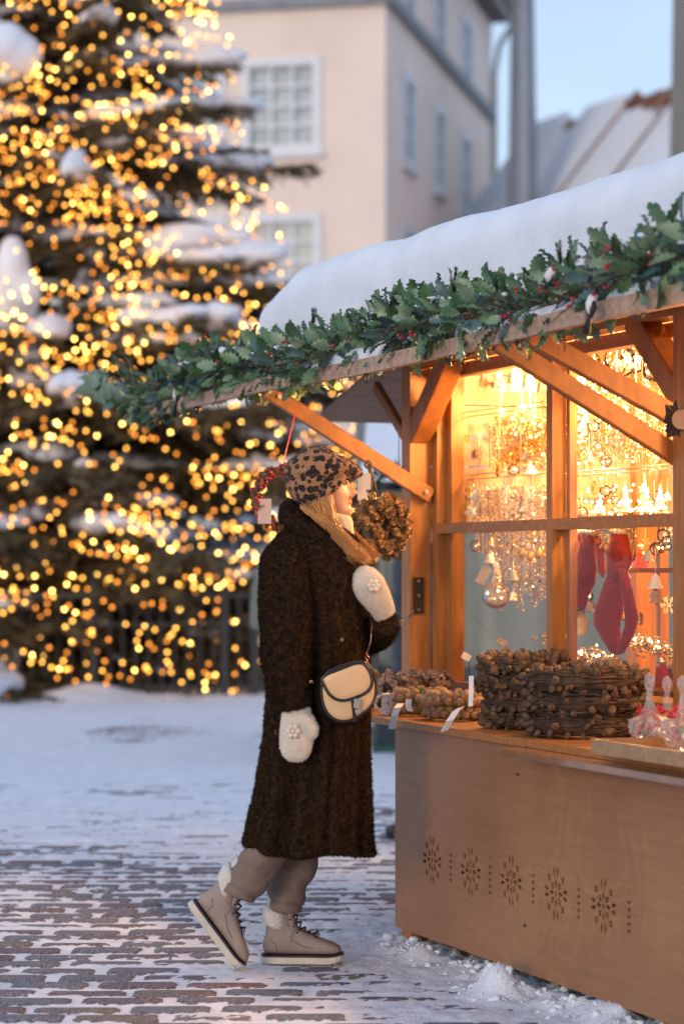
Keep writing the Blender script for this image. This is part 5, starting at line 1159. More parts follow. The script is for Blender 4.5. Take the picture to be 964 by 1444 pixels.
# ribbon tags on the wreaths
rib = M('white ribbon', (.80, .76, .76), .6, .05, 60)
def ribbon(pts, w, label, ax):
    mb = MB(); v = []; 
    for q in pts: v += [q - ax * w/2, q + ax * w/2]
    n_ = len(pts); nn = (pts[1] - pts[0]).cross(ax).normalized() * .0005; v2 = [Vector(q) + nn for q in v]; f = [(2*i, 2*i+1, 2*i+3, 2*i+2) for i in range(n_-1)]; mb.add(v, f); mb.add(v2, f)
    return mb.build('ribbon_tag', rib, cat='price tag', label=label)
def FR(px, py, off): return Q(px, py, off)
ribbon([FR(565, 992, -.02), FR(560, 998, -.05), FR(556, 1010, -.06), FR(552, 1028, -.06)], .026, 'white ribbon tag hanging over the counter edge below the mug', Vector((.95, -.3, .05)))
ribbon([FR(651, 997, .01), FR(643, 1002, -.05), FR(634, 1016, -.065), FR(626, 1031, -.065)], .030, 'white ribbon tag hanging diagonally below the front walnut wreath', Vector((.9, -.35, .3)))
ribbon([FR(664, 953, .02), FR(664, 970, .015), FR(663, 996, .01)], .016, 'upright white tag between the walnut wreaths and the twig stack', Vector((.95, -.3, 0)))
ribbon([FR(576, 986, .04), FR(575, 994, .035), FR(578, 1003, .04)], .022, 'white paper band round the walnut wreath by the mug', Vector((.95, -.3, 0)))
a, b_ = rx(-30); tag_(Q(657, 926, .36), a, b_, .034, .026, M('bright tag', (.9, .85, .78), .6), 'bright white price flag left of the tall twig stack')
mb = MB(); p = Q(657, 926, .36); mb.tube([Vector((p.x + .01, p.y + .004, z0)), p + Vector((.01, .004, .01))], .002, 5); mb.build('tag_stick', twig_m, cat='stick', label='thin stick holding the bright white price flag')
# tray with cellophane sweet bags at the near end
tp = S(1.95, .10, z0); T = root('wooden_tray', 'low pale wooden tray at the near end of the counter', 'tray', tp); tm = M('tray wood', (.34, .20, .10), .5, .2, 8, stretch=(1, 6, 6))
s0, s1 = 1.74, 2.7; MB().sbox(s0, s1, -.10, .36, z0, z0 + .008).build('base', tm, T)
for (a0_, a1_, b0_, b1_) in ((s0, s1, -.113, -.101), (s0, s1, .361, .373), (s0 - .012, s0 - .0005, -.113, .373)): MB().sbox(a0_, a1_, b0_, b1_, z0, z0 + .042).build('rim', tm, T)
MB().sbox(1.12, 2.75, -.135, .02, .755, .775).build('lower_ledge', M('varnished ledge', (.26, .13, .07), .18, .3, 6, coat=.6), HUT)
cel = glass('cellophane', (1, .98, .98), rough=.22, op=.20); redr = M('red ribbon', (.60, .02, .03), .35, .1, 20)
sw = [M('sweet ' + n__, c__, .3, .1, 30) for n__, c__ in (('green', (.10, .42, .06)), ('pink', (.75, .16, .22)), ('white', (.8, .78, .75)), ('red', (.6, .03, .05)))]
for i, (px, py, sc) in enumerate([(915, 1010, 1.0), (962, 1000, 1.0), (940, 985, .9)]):
    p = Q(px, py, .10 + .12 * (i == 2)); p.z = z0 + .01 + .06; T = root('sweet_bag', ['cellophane sweet bag with red bow, left one in the tray', 'cellophane sweet bag cut by the right edge', 'cellophane sweet bag behind the other two'][i], 'sweets', p)
    bm = bmesh.new(); bmesh.ops.create_icosphere(bm, subdivisions=4, radius=1)
    for v_ in bm.verts:
        q = v_.co.copy(); h = q.z; k_ = 1.0 if h < .3 else max(.22, 1 - (h - .3) * 2.2); z_ = h * .055 if h < .5 else .0275 + (h - .5) * .22
        if h > .82: k_ = .35 + (h - .82) * 3.5
        cr_ = 1 + .30 * mnoise.noise(q * 3.5 + Vector((i, 0, 0))) + .12 * mnoise.noise(q * 9); v_.co = p + Vector((q.x * .052 * k_ * cr_, q.y * .045 * k_ * cr_, z_ + .01 * mnoise.noise(q * 8))) * sc * 1.15
    me = bpy.data.meshes.new('bag'); bm.to_mesh(me); bm.free(); link_mesh('cellophane', me, cel, T)
    mb = MB(); c2 = p + ZA * .045 * sc
    mb.tube([c2 + Vector((math.cos(a) * .013, math.sin(a) * .013, 0)) for a in [6.283*j/10 for j in range(10)]], .004, 6, closed=True)
    for sg in (-1, 1):
        mb.tube([c2 + XA * sg * .01, c2 + Vector((sg * .03, -.01, .014)), c2 + Vector((sg * .042, -.012, .0)), c2 + Vector((sg * .022, -.012, -.008)), c2 + XA * sg * .01], [.005, .008, .009, .007, .004], 6, flat=.35); mb.tube([c2 + Vector((0, -.014, 0)), c2 + Vector((sg * .018, -.03, -.02)), c2 + Vector((sg * .026, -.035, -.045))], [.004, .006, .005], 6, flat=.3)
    mb.build('bow', redr, T, smooth=True)
    for j in range(16):
        d = Vector((r.gauss(0, 1), r.gauss(0, 1), r.gauss(0, .7))).normalized() * r.uniform(.3, .85); mb = MB(); mb.ball(p + Vector((d.x * .040, d.y * .034, d.z * .030 - .008)) * sc, .0105, 9, 6); mb.build('sweet', sw[j % 4], T, smooth=True)
# ------------------------------------------------------------------ hanging wreaths under the flap
def hang_wreath(c_, R_, rt_, ax, upv, name, label, items, seed, fill, n_, sz, extra=None, group=None):
    T = root(name, label, 'wreath', c_ - upv * (R_ + rt_)); rr = random.Random(seed); mb = MB(); nr = ax.cross(upv).normalized()
    mb.tube([c_ + ax * math.cos(a) * R_ + upv * math.sin(a) * R_ for a in [2*math.pi*i/32 for i in range(32)]], rt_ * .62, 8, closed=True, side=nr); mb.build('ring', fill, T, smooth=True)
    for (me, nm, n__, s__, o_) in items:
        for i in range(n__):
            a = 2 * math.pi * (i + rr.random() * .6) / n__; b2 = rr.uniform(0, 6.28); d = ax * math.cos(a) + upv * math.sin(a); q = d * math.cos(b2) + nr * math.sin(b2)
            dirv = (q + Vector((rr.gauss(0, .3), rr.gauss(0, .3), rr.gauss(0, .3)))).normalized()
            inst(me, nm, Matrix.Translation(c_ + d * R_ + q * rt_ * o_ * rr.uniform(.85, 1.1)) @ dirv.to_track_quat('Z', 'Y').to_matrix().to_4x4() @ Matrix.Scale(s__ * rr.uniform(.8, 1.15), 4), T)
    return T, mb
# berry wreath on a red ribbon behind her head
dpt = 8.75; cw = PX(398, 702, dpt); ax = Vector((.93, .36, 0))
berr = MB(); berr.ball((0, 0, 0), .5, 8, 5); be = berr.mesh('berry'); be.materials.append(berry_m); be.shade_smooth()
T, _ = hang_wreath(cw, .100, .017, ax, ZA, 'berry_wreath', 'cone and red berry wreath hanging on a red ribbon behind her hat', [(coneA, 'pine_cone', 95, .028, .7), (be, 'berry', 100, .0165, 1.1)], 31, twig_m, 0, 0)
top = cw + ZA * .11; mb = MB(); bx2 = PX(419, 572, 9.0); mb.tube([top, Vector((bx2.x, bx2.y, bx2.z))], .006, 6, flat=.25); mb.build('ribbon', redr, T)
pt = PX(373, 721, 8.70); mb = MB(); mb.obox(pt, XA * .0245, ZA * .045, Vector((0, .0006, 0))); mb.build('tag', M('brown card', (.50, .40, .36), .8, .05, 10), T)
# cone wreath by the post
cw = PX(537, 742, 8.95); T, _ = hang_wreath(cw, .074, .046, Vector((.80, .60, 0)), ZA, 'cone_wreath', 'plump pine cone wreath hanging from the brace beside her face', [(coneA, 'pine_cone', 150, .046, .80)], 32, bark, 0, 0)
cone_m2 = M('golden brown cone', (.12, .06, .025), .6, .4, 5, col2=(.50, .30, .13))
for o in T.children:
    if o.name.startswith('pine_cone'): pass
cg = coneA.copy(); cg.materials.clear(); cg.materials.append(cone_m2)
for o in T.children:
    if o.name.startswith('pine_cone'): o.data = cg
mb = MB(); q1 = PX(519, 655, 8.95)
mb.tube([cw + ZA * .10 - XA * .01, PX(524, 668, 8.93), q1 + XA * .004], .0045, 6, flat=.3); mb.tube([cw + ZA * .11 - XA * .035, PX(521, 668, 8.97), q1], .0045, 6, flat=.3); ring(q1, .012, .005, XA, ZA, mb); mb.build('ribbon', M('brown ribbon', (.14, .08, .04), .6), T, smooth=True)
mb = MB(); mb.obox(PX(510, 687, 8.9), XA * .016, ZA * .048, Vector((0, .0006, 0))); mb.obox(PX(517, 679, 8.88), XA * .014, ZA * .03, Vector((0, .0006, 0))); mb.build('tag', M('cream card', (.60, .52, .42), .8, .05, 10), T)
# green needle wreath further back
cw = PX(549, 735, 10.2); V = []; F_ = []
T = root('green_wreath', 'dark green needle wreath hanging behind the cone wreath by the post', 'wreath', cw - ZA * .3); rr = random.Random(5)
for (cc, RR) in ((PX(553, 688, 10.2), .085), (PX(556, 752, 10.25), .085)):
    for i in range(2600):
        a = rr.uniform(0, 6.28); b2 = rr.uniform(0, 6.28); d = Vector((.93 * math.cos(a), .36 * math.cos(a), math.sin(a))); q = (d * math.cos(b2) + Vector((-.36, .93, 0)) * math.sin(b2)); p = cc + d * RR + q * .012; w = q.cross(Vector((rr.gauss(0, 1), rr.gauss(0, 1), rr.gauss(0, 1)))).normalized() * .0016; e = len(V)
        V += [p - w, p + w, p + (q + Vector((rr.gauss(0, .4), rr.gauss(0, .4), rr.gauss(0, .4)))) * .024]; F_.append((e, e+1, e+2))
mb = MB(); mb.add(V, F_); mb.build('needles', M('dark green needle', (.02, .06, .035), .5, .3, 30, col2=(.04, .14, .08)), T, kind='stuff'); mb = MB(); mb.tube([PX(562, 600, 10.1), PX(562, 664, 10.2)], .0025, 5); mb.build('cord', rib, T)
# wood slice and dry leaf ornament on the near post
p = PX(963, 592, 7.35); T = root('wood_slice_ornament', 'wood slice with dark dried leaves hanging by the near post', 'ornament', p); mb = MB(); mb.tube([p, p + Vector((-.01, -.02, 0))], .030, 18); mb.build('slice', M('wood slice', (.45, .24, .12), .6, .2, 40), T)
mb = MB()
for j in range(11):
    a = R(100 + j * 17); d = Vector((math.cos(a), 0, math.sin(a))); w = Vector((-d.z, 0, d.x)); L_ = r.uniform(.045, .075); c_ = p + Vector((-.012, .0, 0)); mb.add([c_ + d * .015, c_ + d * L_ * .55 + w * .022 + Vector((0, .008, 0)), c_ + d * L_ + Vector((0, -.006, 0)), c_ + d * L_ * .55 - w * .022 + Vector((0, .008, 0)), c_ + d * L_ * .5 + Vector((0, -.008, 0))], [(0, 1, 4), (1, 2, 4), (2, 3, 4), (3, 0, 4), (0, 3, 2, 1)])
mb.build('dried_leaves', M('dark dried leaf', (.02, .012, .01), .8), T)
mb = MB(); mb.tube([p + ZA * .03, p + ZA * .22], .0015, 4); mb.build('cord', twig_m, T)
# ------------------------------------------------------------------ the woman
PW = root('person', 'woman in dark plush coat and leopard hat looking into the lit hut window', 'person', (W(430, 1360).x, WD, 0))
skin = M('skin', (.56, .33, .24), .45, .06, 14, .05, 120, sss=.15); lips = M('lips', (.36, .09, .08), .4, .05, 20)
coat_m = M('brown plush', (.009, .005, .0035), .95, .4, 70, .5, 160, col2=(.050, .026, .011), sheen=0, spec=.12); 
def inflate(rows, n_=32, ex=2.3): return loft_axis(rows, n_, ex)
# body: head, neck, trunk, arms and legs as one continuous surface
fr = {650: 484, 660: 487, 668: 489.5, 675: 489, 681: 487.5, 688: 489, 694: 492.5, 698: 494.5, 702: 498.2, 705: 494.8, 709: 497.8, 713: 493.6, 718: 497, 722: 496.5, 726: 491.5, 729: 486, 732: 477}
fy = sorted(fr); bk_ = {650: 424, 675: 421, 695: 426, 710: 436, 722: 448, 732: 460}; by = sorted(bk_); wd = {650: .070, 668: .074, 682: .073, 695: .069, 706: .061, 715: .052, 722: .042, 728: .030, 732: .018}; wy = sorted(wd)
def head_rings():
    rs = []; n_ = 72
    for py in np.arange(640, 732.1, 1.0):
        xf = np.interp(py, fy, [fr[k] for k in fy]); xb = np.interp(py, by, [bk_[k] for k in by]); w = np.interp(py, wy, [wd[k] for k in wy]); xs = np.interp(py, [650, 675, 700, 720, 732], [484, 487.5, 490, 491, 477])
        a = W(xb, py).x; b_ = W(xf, py).x; bs = W(xs, py).x; cx = a + (b_ - a) * .52; z = W(0, py).z; ring_ = []
        nose = np.interp(py, [672, 678, 684, 689, 692, 695, 698, 701], [0, 3.0, 6.5, 10, 12.5, 12.6, 7.0, 0]) * .00237; sg = np.interp(py, [672, 685, 692, 698], [.007, .0085, .0125, .014])
        for j in range(n_):
            t = 2 * math.pi * j / n_; ct, st = math.cos(t), math.sin(t); ex = 2.35
            hx = (bs - cx) if ct > 0 else (cx - a); x = cx + hx * math.copysign(abs(ct) ** (2/ex), ct); y = w * math.copysign(abs(st) ** (2/ex), st)
            if ct > 0:
                x += (b_ - bs) * math.exp(-(y / .016) ** 2) + nose * math.exp(-(y / sg) ** 2)
                ey = math.exp(-((py - 681) / 4.6) ** 2) * math.exp(-((abs(y) - .031) / .015) ** 2); x -= .0075 * ey
                ch = math.exp(-((py - 697) / 8) ** 2) * math.exp(-((abs(y) - .036) / .016) ** 2); x += .0045 * ch
            ring_.append(Vector((x, WD + y, z)))
        rs.append(ring_)
    return rs
mb = MB(); mb.rings(head_rings())
mb.tube([W(448, 690), W(455, 725), W(458, 760), W(450, 790)], [.045, .052, .055, .08], 20)
mb.rings(inflate([(762, 430, 485, .10, 0), (785, 400, 495, .17, 0), (830, 392, 500, .18, 0), (900, 398, 492, .15, 0), (960, 392, 490, .165, 0), (1010, 390, 480, .16, 0), (1040, 395, 470, .12, 0)]))
def limb(pts): return mb.tube([W(*p[:3]) for p in pts], [p[3] for p in pts], 14)
limb([(405, 800, -.15, .05), (400, 880, -.21, .045), (400, 935, -.22, .038), (412, 985, -.23, .028), (417, 1040, -.23, .022)])
limb([(445, 805, .15, .05), (488, 862, .16, .042), (522, 896, .11, .038), (541, 870, -.02, .026), (525, 838, -.07, .022)])
limb([(415, 1020, -.08, .085), (398, 1110, -.08, .07), (378, 1190, -.08, .06), (345, 1235, -.08, .045), (332, 1254, -.08, .03), (327, 1262, -.08, .02)])
limb([(432, 1020, .08, .085), (428, 1110, .08, .07), (418, 1190, .08, .058), (404, 1250, .08, .045), (398, 1285, .08, .03), (398, 1300, .08, .02)])
me = remesh(mb, .0042, 1); me.materials.append(skin)
body = link_mesh('body', me, [lips], PW, smooth=True)
Lz0, Lz1 = W(0, 710).z, W(0, 700.5).z; lx = W(489.5, 0).x; px_, py_ = ORG[PW.name].x, ORG[PW.name].y
mi = np.zeros(len(me.polygons), dtype=np.int32)
for p in me.polygons:
    c_ = p.center; x, y, z = c_.x + px_, c_.y + py_, c_.z
    if Lz0 < z < Lz1 and x > lx - .004 and abs(y - WD) < .023 and x > W(486, 0).x: mi[p.index] = 1
me.polygons.foreach_set('material_index', mi)
# eyes, brows, ear
for s_ in (-1, 1):
    c_ = W(484.6, 681.5, s_ * .030); mb = MB(); mb.ball(c_, .0105, 14, 10); mb.build('eye', M('eye white', (.6, .55, .5), .2), PW, smooth=True); mb = MB(); mb.ball(c_ + Vector((.0065, s_ * .002, -.0005)), .0055, 10, 8); mb.build('iris', M('iris', (.05, .05, .04), .2), PW, smooth=True)
    mb = MB(); mb.tube([c_ + Vector((.012, -s_ * .008, .001)), c_ + Vector((.0125, 0, .0035)), c_ + Vector((.007, s_ * .011, .001)), c_ + Vector((.001, s_ * .016, -.003))], [.001, .0018, .0018, .0008], 5); mb.build('eyelash', M('lash', (.03, .02, .015), .6), PW)
    mb = MB(); mb.tube([c_ + Vector((.013, -s_ * .012, .014)), c_ + Vector((.012, s_ * .002, .018)), c_ + Vector((.004, s_ * .016, .015))], [.0018, .0024, .001], 5); mb.build('eyebrow', M('brow', (.22, .11, .05), .8), PW)
# sweater neck
mb = MB(); mb.rings([[c0_ + a_ * (rr_ * math.cos(2*math.pi*j/28)) + Vector((0, 1, 0)) * (rr_ * .95 * math.sin(2*math.pi*j/28)) * (1 + .02 * (j % 2)) for j in range(28)] for (c0_, a_, rr_) in [(W(470, 726), Vector((.97, 0, -.2)), .050), (W(471, 723), Vector((.97, 0, -.2)), .056), (W(473, 730), Vector((.97, 0, -.2)), .060), (W(474, 742), Vector((.97, 0, -.2)), .059), (W(476, 756), Vector((.97, 0, -.2)), .062), (W(476, 775), Vector((.97, 0, -.2)), .075)]]); 
mb.build('sweater', M('cream knit', (.62, .52, .42), .9, .1, 40, .6, 160, stretch=(1, 1, .3)), PW, smooth=True)
# coat
rows = [(742, 412, 482, .085, 0), (752, 396, 496, .13, 0), (764, 384, 506, .175, 0), (778, 377, 511, .200, 0), (800, 372, 512, .212, 0), (830, 370, 512, .214, 0), (870, 372, 515, .212, 0), (905, 375, 520, .212, 0), (940, 377, 522, .212, 0), (985, 377, 523, .214, 0), (1030, 375, 522, .218, 0), (1070, 369, 522, .222, 0), (1110, 363, 522, .228, 0), (1150, 353, 522, .236, 0), (1186, 346, 522, .243, 0), (1199, 347, 522, .243, 0)]
rw = interp_rows([(a, b_, c_ - (5 if 770 < a < 1190 else 0), d_ * .96, e0) for a, b_, c_, d_, e0 in rows], 4); rg = loft_axis(rw, 96, 2.5); H0 = W(0, 800).z; H1 = W(0, 1200).z
for i, ring_ in enumerate(rg):
    t = max(0, min(1, (H0 - ring_[0].z) / (H0 - H1))); cx = sum(p.x for p in ring_) / 96
    hm = max(0, (t - .93) / .07)
    for j, p in enumerate(ring_):
        a = 2 * math.pi * j / 96
        fo = .024 * t * math.sin(5 * a + 1.0 + 1.5 * t) + .018 * t ** .5 * math.sin(9 * a + 2.3 * t + .5) + .012 * t * math.sin(13 * a - 1.8 * t)
        fo -= (.045 * math.exp(-((a - 4.98) / .10) ** 2) + .036 * math.exp(-((a - 4.45 - .35 * t) / .09) ** 2) + .03 * math.exp(-((a - 5.5) / .08) ** 2)) * min(1, t * 1.8 + .15)
        q = Vector((p.x - cx, p.y - WD, 0)); L_ = q.length; dirv = q / max(L_, 1e-6); side_ = abs(dirv.y) ** .7
        ring_[j] = p + dirv * fo * (.25 + .75 * side_) + Vector((0, 0, hm * (.010 * math.sin(4 * a) + (.016 if p.x < cx else -.006) * abs(p.x - cx) / .2)))
mb = MB(); mb.rings(rg)
arm = [(402, 782, -.125, .075), (401, 800, -.165, .082), (401, 830, -.195, .083), (402, 865, -.212, .082), (403, 900, -.232, .080), (404, 935, -.228, .079), (408, 962, -.232, .070), (414, 985, -.238, .056), (418, 1000, -.24, .050)]
ap = [W(a, b_, c_) for a, b_, c_, _ in arm]; slv = MB(); slv.tube(ap, [a[3] for a in arm], 26)
larm = [(448, 795, .12, .080), (474, 835, .17, .080), (500, 872, .16, .074), (520, 896, .10, .066), (534, 892, .02, .056), (542, 876, -.045, .050)]
mb.tube([W(a, b_, c_) for a, b_, c_, _ in larm], [a[3] for a in larm], 20)
def coat_disp(a):
    out = np.empty(len(a))
    for i, p in enumerate(a):
        v_ = Vector(p); fold = 0
        z = p[2]
        if z > .9:   # sleeve and body creases
            fold = .006 * mnoise.noise(Vector((p[0] * 9 + p[2] * 2.5, p[1] * 6, p[2] * 3.2)))
        out[i] = fold + .0038 * mnoise.noise(v_ * 42) + .0030 * mnoise.noise(v_ * 90)
    return out
me = remesh(mb, .0075, 2, coat_disp); me = tufts(me, 110000, .0085, .0026, Vector((0, 0, -.7)), 3)
coat = link_mesh('coat', me, coat_m, PW, smooth=True)
def slv_disp(a): return np.array([.010 * mnoise.noise(Vector((p[0] * 8 + p[2] * 4, p[1] * 5, p[2] * 9))) + .0038 * mnoise.noise(Vector(p) * 42) + .003 * mnoise.noise(Vector(p) * 90) for p in a])
me = remesh(slv, .008, 3, slv_disp); me = tufts(me, 26000, .0085, .0026, Vector((0, 0, -.7)), 13); link_mesh('sleeve', me, coat_m, PW, smooth=True)
# collar and lapel of the coat
mb = MB(); cl = [(414, 722, 0, .030), (414, 730, -.055, .034), (430, 745, -.105, .036), (455, 760, -.125, .036), (482, 776, -.105, .034), (505, 788, -.065, .030), (520, 797, -.02, .024)]
mb.tube([W(a, b_, c_) for a, b_, c_, _ in cl], [c_[3] for c_ in cl], 16, flat=1.15); cl2 = [(414, 722, 0, .030), (416, 728, .055, .034), (432, 742, .1, .036), (470, 758, .1, .034), (498, 775, .06, .030), (514, 792, .02, .026)]
mb.tube([W(a, b_, c_) for a, b_, c_, _ in cl2], [c_[3] for c_ in cl2], 16); mb.tube([W(412, 735), W(408, 716), W(411, 706)], [.045, .034, .016], 12, flat=1.8)
mb.tube([W(405, 745), W(425, 765), W(460, 785)], [.07, .10, .09], 14)
me = remesh(mb, .007, 3, lambda a: np.array([.004 * mnoise.noise(Vector(p) * 40) for p in a])); me = tufts(me, 16000, .009, .0026, Vector((0, 0, -.4)), 4); link_mesh('collar', me, coat_m, PW, smooth=True)
mb = MB(); mb.tube([W(482, 902, -.235), W(482, 902, -.245)], .006, 10); mb.build('coat_button', M('dark metal', (.2, .12, .09), .3, metal=.8), PW)
# hat
leo = bpy.data.materials.new('leopard plush'); leo.use_nodes = True; nd = leo.node_tree.nodes; L = leo.node_tree.links; b = nd['Principled BSDF']; b.inputs['Roughness'].default_value = .9; b.inputs['Sheen Weight'].default_value = .3
tc = nd.new('ShaderNodeTexCoord'); nz = nd.new('ShaderNodeTexNoise'); nz.inputs['Scale'].default_value = 40; ad = nd.new('ShaderNodeMixRGB'); ad.blend_type = 'ADD'; ad.inputs[0].default_value = .022; L.new(tc.outputs['Object'], ad.inputs[1]); L.new(tc.outputs['Object'], nz.inputs[0]); L.new(nz.outputs['Color'], ad.inputs[2])
vo = nd.new('ShaderNodeTexVoronoi'); vo.inputs['Scale'].default_value = 43; vo.inputs['Randomness'].default_value = .8; L.new(ad.outputs[0], vo.inputs['Vector'])
cr = nd.new('ShaderNodeValToRGB'); e_ = cr.color_ramp.elements; e_[0].position = .0; e_[0].color = (.10, .045, .022, 1); e_[1].position = .8; e_[1].color = (.44, .215, .095, 1)
for ps_, cc in ((.10, (.13, .06, .03)), (.19, (.012, .006, .005)), (.50, (.012, .006, .005)), (.56, (.44, .215, .095))): q = e_.new(ps_); q.color = (*cc, 1)
L.new(vo.outputs['Distance'], cr.inputs[0]); L.new(cr.outputs[0], b.inputs['Base Color'])
top_ = [(400, 671), (402, 660), (408, 651), (414, 644), (425, 636), (440, 629.5), (458, 632), (475, 640), (489, 648), (500, 655), (508, 662), (511, 667)]
bot_ = [(400, 671), (404, 686), (410, 698), (418, 708), (428, 717), (440, 722), (448, 710), (458, 698), (468, 690), (480, 679), (490, 672), (500, 674), (506, 673), (511, 667)]
mb = MB(); rs = []
for x in np.concatenate([[400.6, 402.5], np.arange(405, 509, 3.), [509.5, 510.6]]):
    t = np.interp(x, [p[0] for p in top_], [p[1] for p in top_]); b2 = np.interp(x, [p[0] for p in bot_], [p[1] for p in bot_]); w = np.interp(x, [400, 404, 412, 430, 455, 475, 492, 503, 511], [.012, .05, .078, .101, .108, .098, .075, .052, .015]); A_ = W(x, t); B_ = W(x, b2); c_ = (A_ + B_) / 2; hz = (A_.z - B_.z) / 2
    ring_ = []
    for j in range(40):
        a = 2*math.pi*j/40; ct, st = math.cos(a), math.sin(a); ring_.append(Vector((c_.x, WD + w * math.copysign(abs(ct) ** .85, ct), c_.z + hz * math.copysign(abs(st) ** .85, st))))
    rs.append(ring_)
mb.rings(rs)
rim = [(441, 716, -.080), (449, 706, -.092), (459, 696, -.096), (469, 688, -.092), (480, 677, -.078), (490, 669, -.055), (499, 666, -.02), (502, 665, .01), (496, 667, .05), (480, 678, .078)]
mb.tube([W(*p) for p in rim], [.010] + [.0125] * 8 + [.01], 12)
me = remesh(mb, .0055, 2, lambda a: np.array([.0025 * mnoise.noise(Vector(p) * 45) + .002 * mnoise.noise(Vector(p) * 90) for p in a])); me = tufts(me, 20000, .0065, .0018, Vector((.3, 0, -.5)), 6); link_mesh('hat', me, leo, PW, smooth=True)
# hair
hair = M('blond hair', (.30, .12, .032), .4, .3, 9, col2=(.72, .36, .10), stretch=(60, 60, 3), spec=.6); mb = MB(); r = random.Random(8)
def lock(c0_, c1_, c2_, c3_, n_, sp0, sp1, r0=.0014):
    for i in range(int(n_ * 1.9)):
        j0 = Vector((r.gauss(0, 1) * sp0, r.gauss(0, 1) * .008, r.gauss(0, 1) * sp0 * .6)); j1 = Vector((r.gauss(0, 1) * sp1, r.gauss(0, 1) * .010, r.gauss(0, 1) * sp1)); P = [W(*c0_) + j0, W(*c1_) + j0 * .8 + j1 * .25, W(*c2_) + j0 * .3 + j1 * .7, W(*c3_) + j1 * 1.3]; pts = []
        for q in range(9):
            t = q / 8; a, b2, c_, d_ = (1-t)**3, 3*t*(1-t)**2, 3*t*t*(1-t), t**3; pts.append(P[0]*a + P[1]*b2 + P[2]*c_ + P[3]*d_ + Vector((.003 * math.sin(t * 9 + i), .003 * math.sin(t * 7 + i * 2), 0)) + (Vector((r.gauss(0, 1), r.gauss(0, 1), r.gauss(0, 1))) * .004 * t if i % 11 == 0 else Vector()))
        k_ = r.uniform(.7, 1.3); mb.tube(pts, [r0 * k_, r0 * 1.5 * k_, r0 * 1.5 * k_, r0 * 1.3 * k_, r0 * 1.1 * k_, r0 * k_, r0 * .8 * k_, r0 * .5 * k_, .0003], 4, caps=False)
lock((458, 698, -.082), (460, 725, -.104), (468, 757, -.128), (518, 790, -.124), 120, .008, .008)
lock((450, 706, -.086), (452, 732, -.116), (468, 760, -.142), (502, 784, -.146), 130, .009, .010)
lock((463, 692, -.078), (464, 722, -.094), (473, 752, -.110), (508, 784, -.11), 90, .004, .006)
lock((441, 714, -.090), (446, 732, -.128), (470, 742, -.150), (492, 772, -.150), 80, .009, .010)
lock((428, 714, -.085), (432, 722, -.132), (446, 728, -.150), (472, 748, -.150), 50, .006, .006)
lock((468, 692, .05), (474, 726, .075), (500, 762, .05), (532, 784, .01), 40, .006, .007)
lock((466, 694, -.075), (468, 715, -.086), (472, 737, -.098), (490, 768, -.1), 14, .002, .003, .0014)
mb.tube([W(456, 694, -.070), W(458, 720, -.088), W(468, 744, -.110), (W(493, 770, -.12))], [.016, .020, .018, .008], 10)
for o_ in (mb.build('hair', hair, PW, smooth=True),): pass
# mittens
wool = M('cream wool', (.74, .66, .55), .95, .06, 60, .5, 220, sheen=.5)
def mitten(pts, side, flat, thumb, fl, flr, label=None, fd=Vector((0, -1, 0))):
    mb = MB(); mb.tube([W(*p[:3]) for p in pts], [p[3] for p in pts], 20, side=side, flat=flat); mb.tube([W(*p[:3]) for p in thumb], [p[3] for p in thumb], 12)
    me = remesh(mb, .0045, 3, lambda a: np.array([.0012 * mnoise.noise(Vector(p) * 160) for p in a])); me = tufts(me, 9000, .005, .0012, Vector((0, 0, -.1)), 9); mo = link_mesh('mitten', me, wool, PW, smooth=True)
    mb = MB(); c_ = W(*fl); ax = XA if abs(fd.x) < .9 else Vector((0, 1, 0)); bx3 = fd.cross(ax).normalized(); ax = bx3.cross(fd)
    for k in range(6): a = k * math.pi/3; mb.ball(c_ + ax * math.cos(a) * flr + bx3 * math.sin(a) * flr + fd * .002, (flr * .62, flr * .62, flr * .62), 9, 6)
    mb.ball(c_ + fd * .004, flr * .5, 9, 6); mb.build('knitted_flower', wool, mo, smooth=True)
mitten([(417, 992, -.24, .040), (418, 1002, -.243, .046), (418, 1020, -.248, .052), (418, 1040, -.25, .055), (417, 1056, -.25, .052), (416, 1067, -.25, .041), (415.5, 1073.5, -.25, .022)], XA, .52, [(424, 1012, -.252, .026), (435, 1018, -.258, .024), (441, 1028, -.262, .021), (441, 1037, -.262, .016), (440, 1041, -.262, .008)], (413, 1031, -.284), .016)
mitten([(543, 868, -.05, .038), (538, 856, -.075, .042), (530, 842, -.100, .050), (521, 828, -.118, .056), (512, 816, -.128, .052), (505, 809, -.13, .038), (501, 806, -.13, .018)], Vector((.82, 0, .57)), .5, [(535, 838, -.06, .024), (528, 822, -.05, .022), (520, 812, -.05, .016)], (526, 826, -.148), .014, fd=Vector((.1, -1, .1)).normalized())
# trousers
tr = M('taupe cotton', (.18, .125, .098), .85, .12, 9, .35, 40, col2=(.225, .165, .13)); mb = MB()
def leg(rows_, dy):
    rs = []
    for (lx_, ly, rx__, ry, w) in rows_:
        a = W(lx_, ly, dy); b2 = W(rx__, ry, dy); c_ = (a + b2) / 2; h_ = (b2 - a) / 2; rs.append([c_ + h_ * math.cos(6.2832*j/28) + Vector((0, w * math.sin(6.2832*j/28), 0)) for j in range(28)])
    return rs
mb.rings(leg([(372, 1130, 436, 1150, .085), (356, 1170, 424, 1182, .085), (345, 1192, 412, 1208, .082), (336, 1208, 398, 1224, .078), (326, 1224, 383, 1241, .072), (319, 1236, 371, 1254, .066), (314, 1246, 360, 1266, .060)], -.075))
mb.rings(leg([(392, 1130, 462, 1150, .085), (386, 1180, 455, 1185, .082), (382, 1205, 450, 1208, .078), (380, 1235, 440, 1238, .070), (380, 1258, 431, 1262, .062), (381, 1276, 424, 1279, .056)], .075))
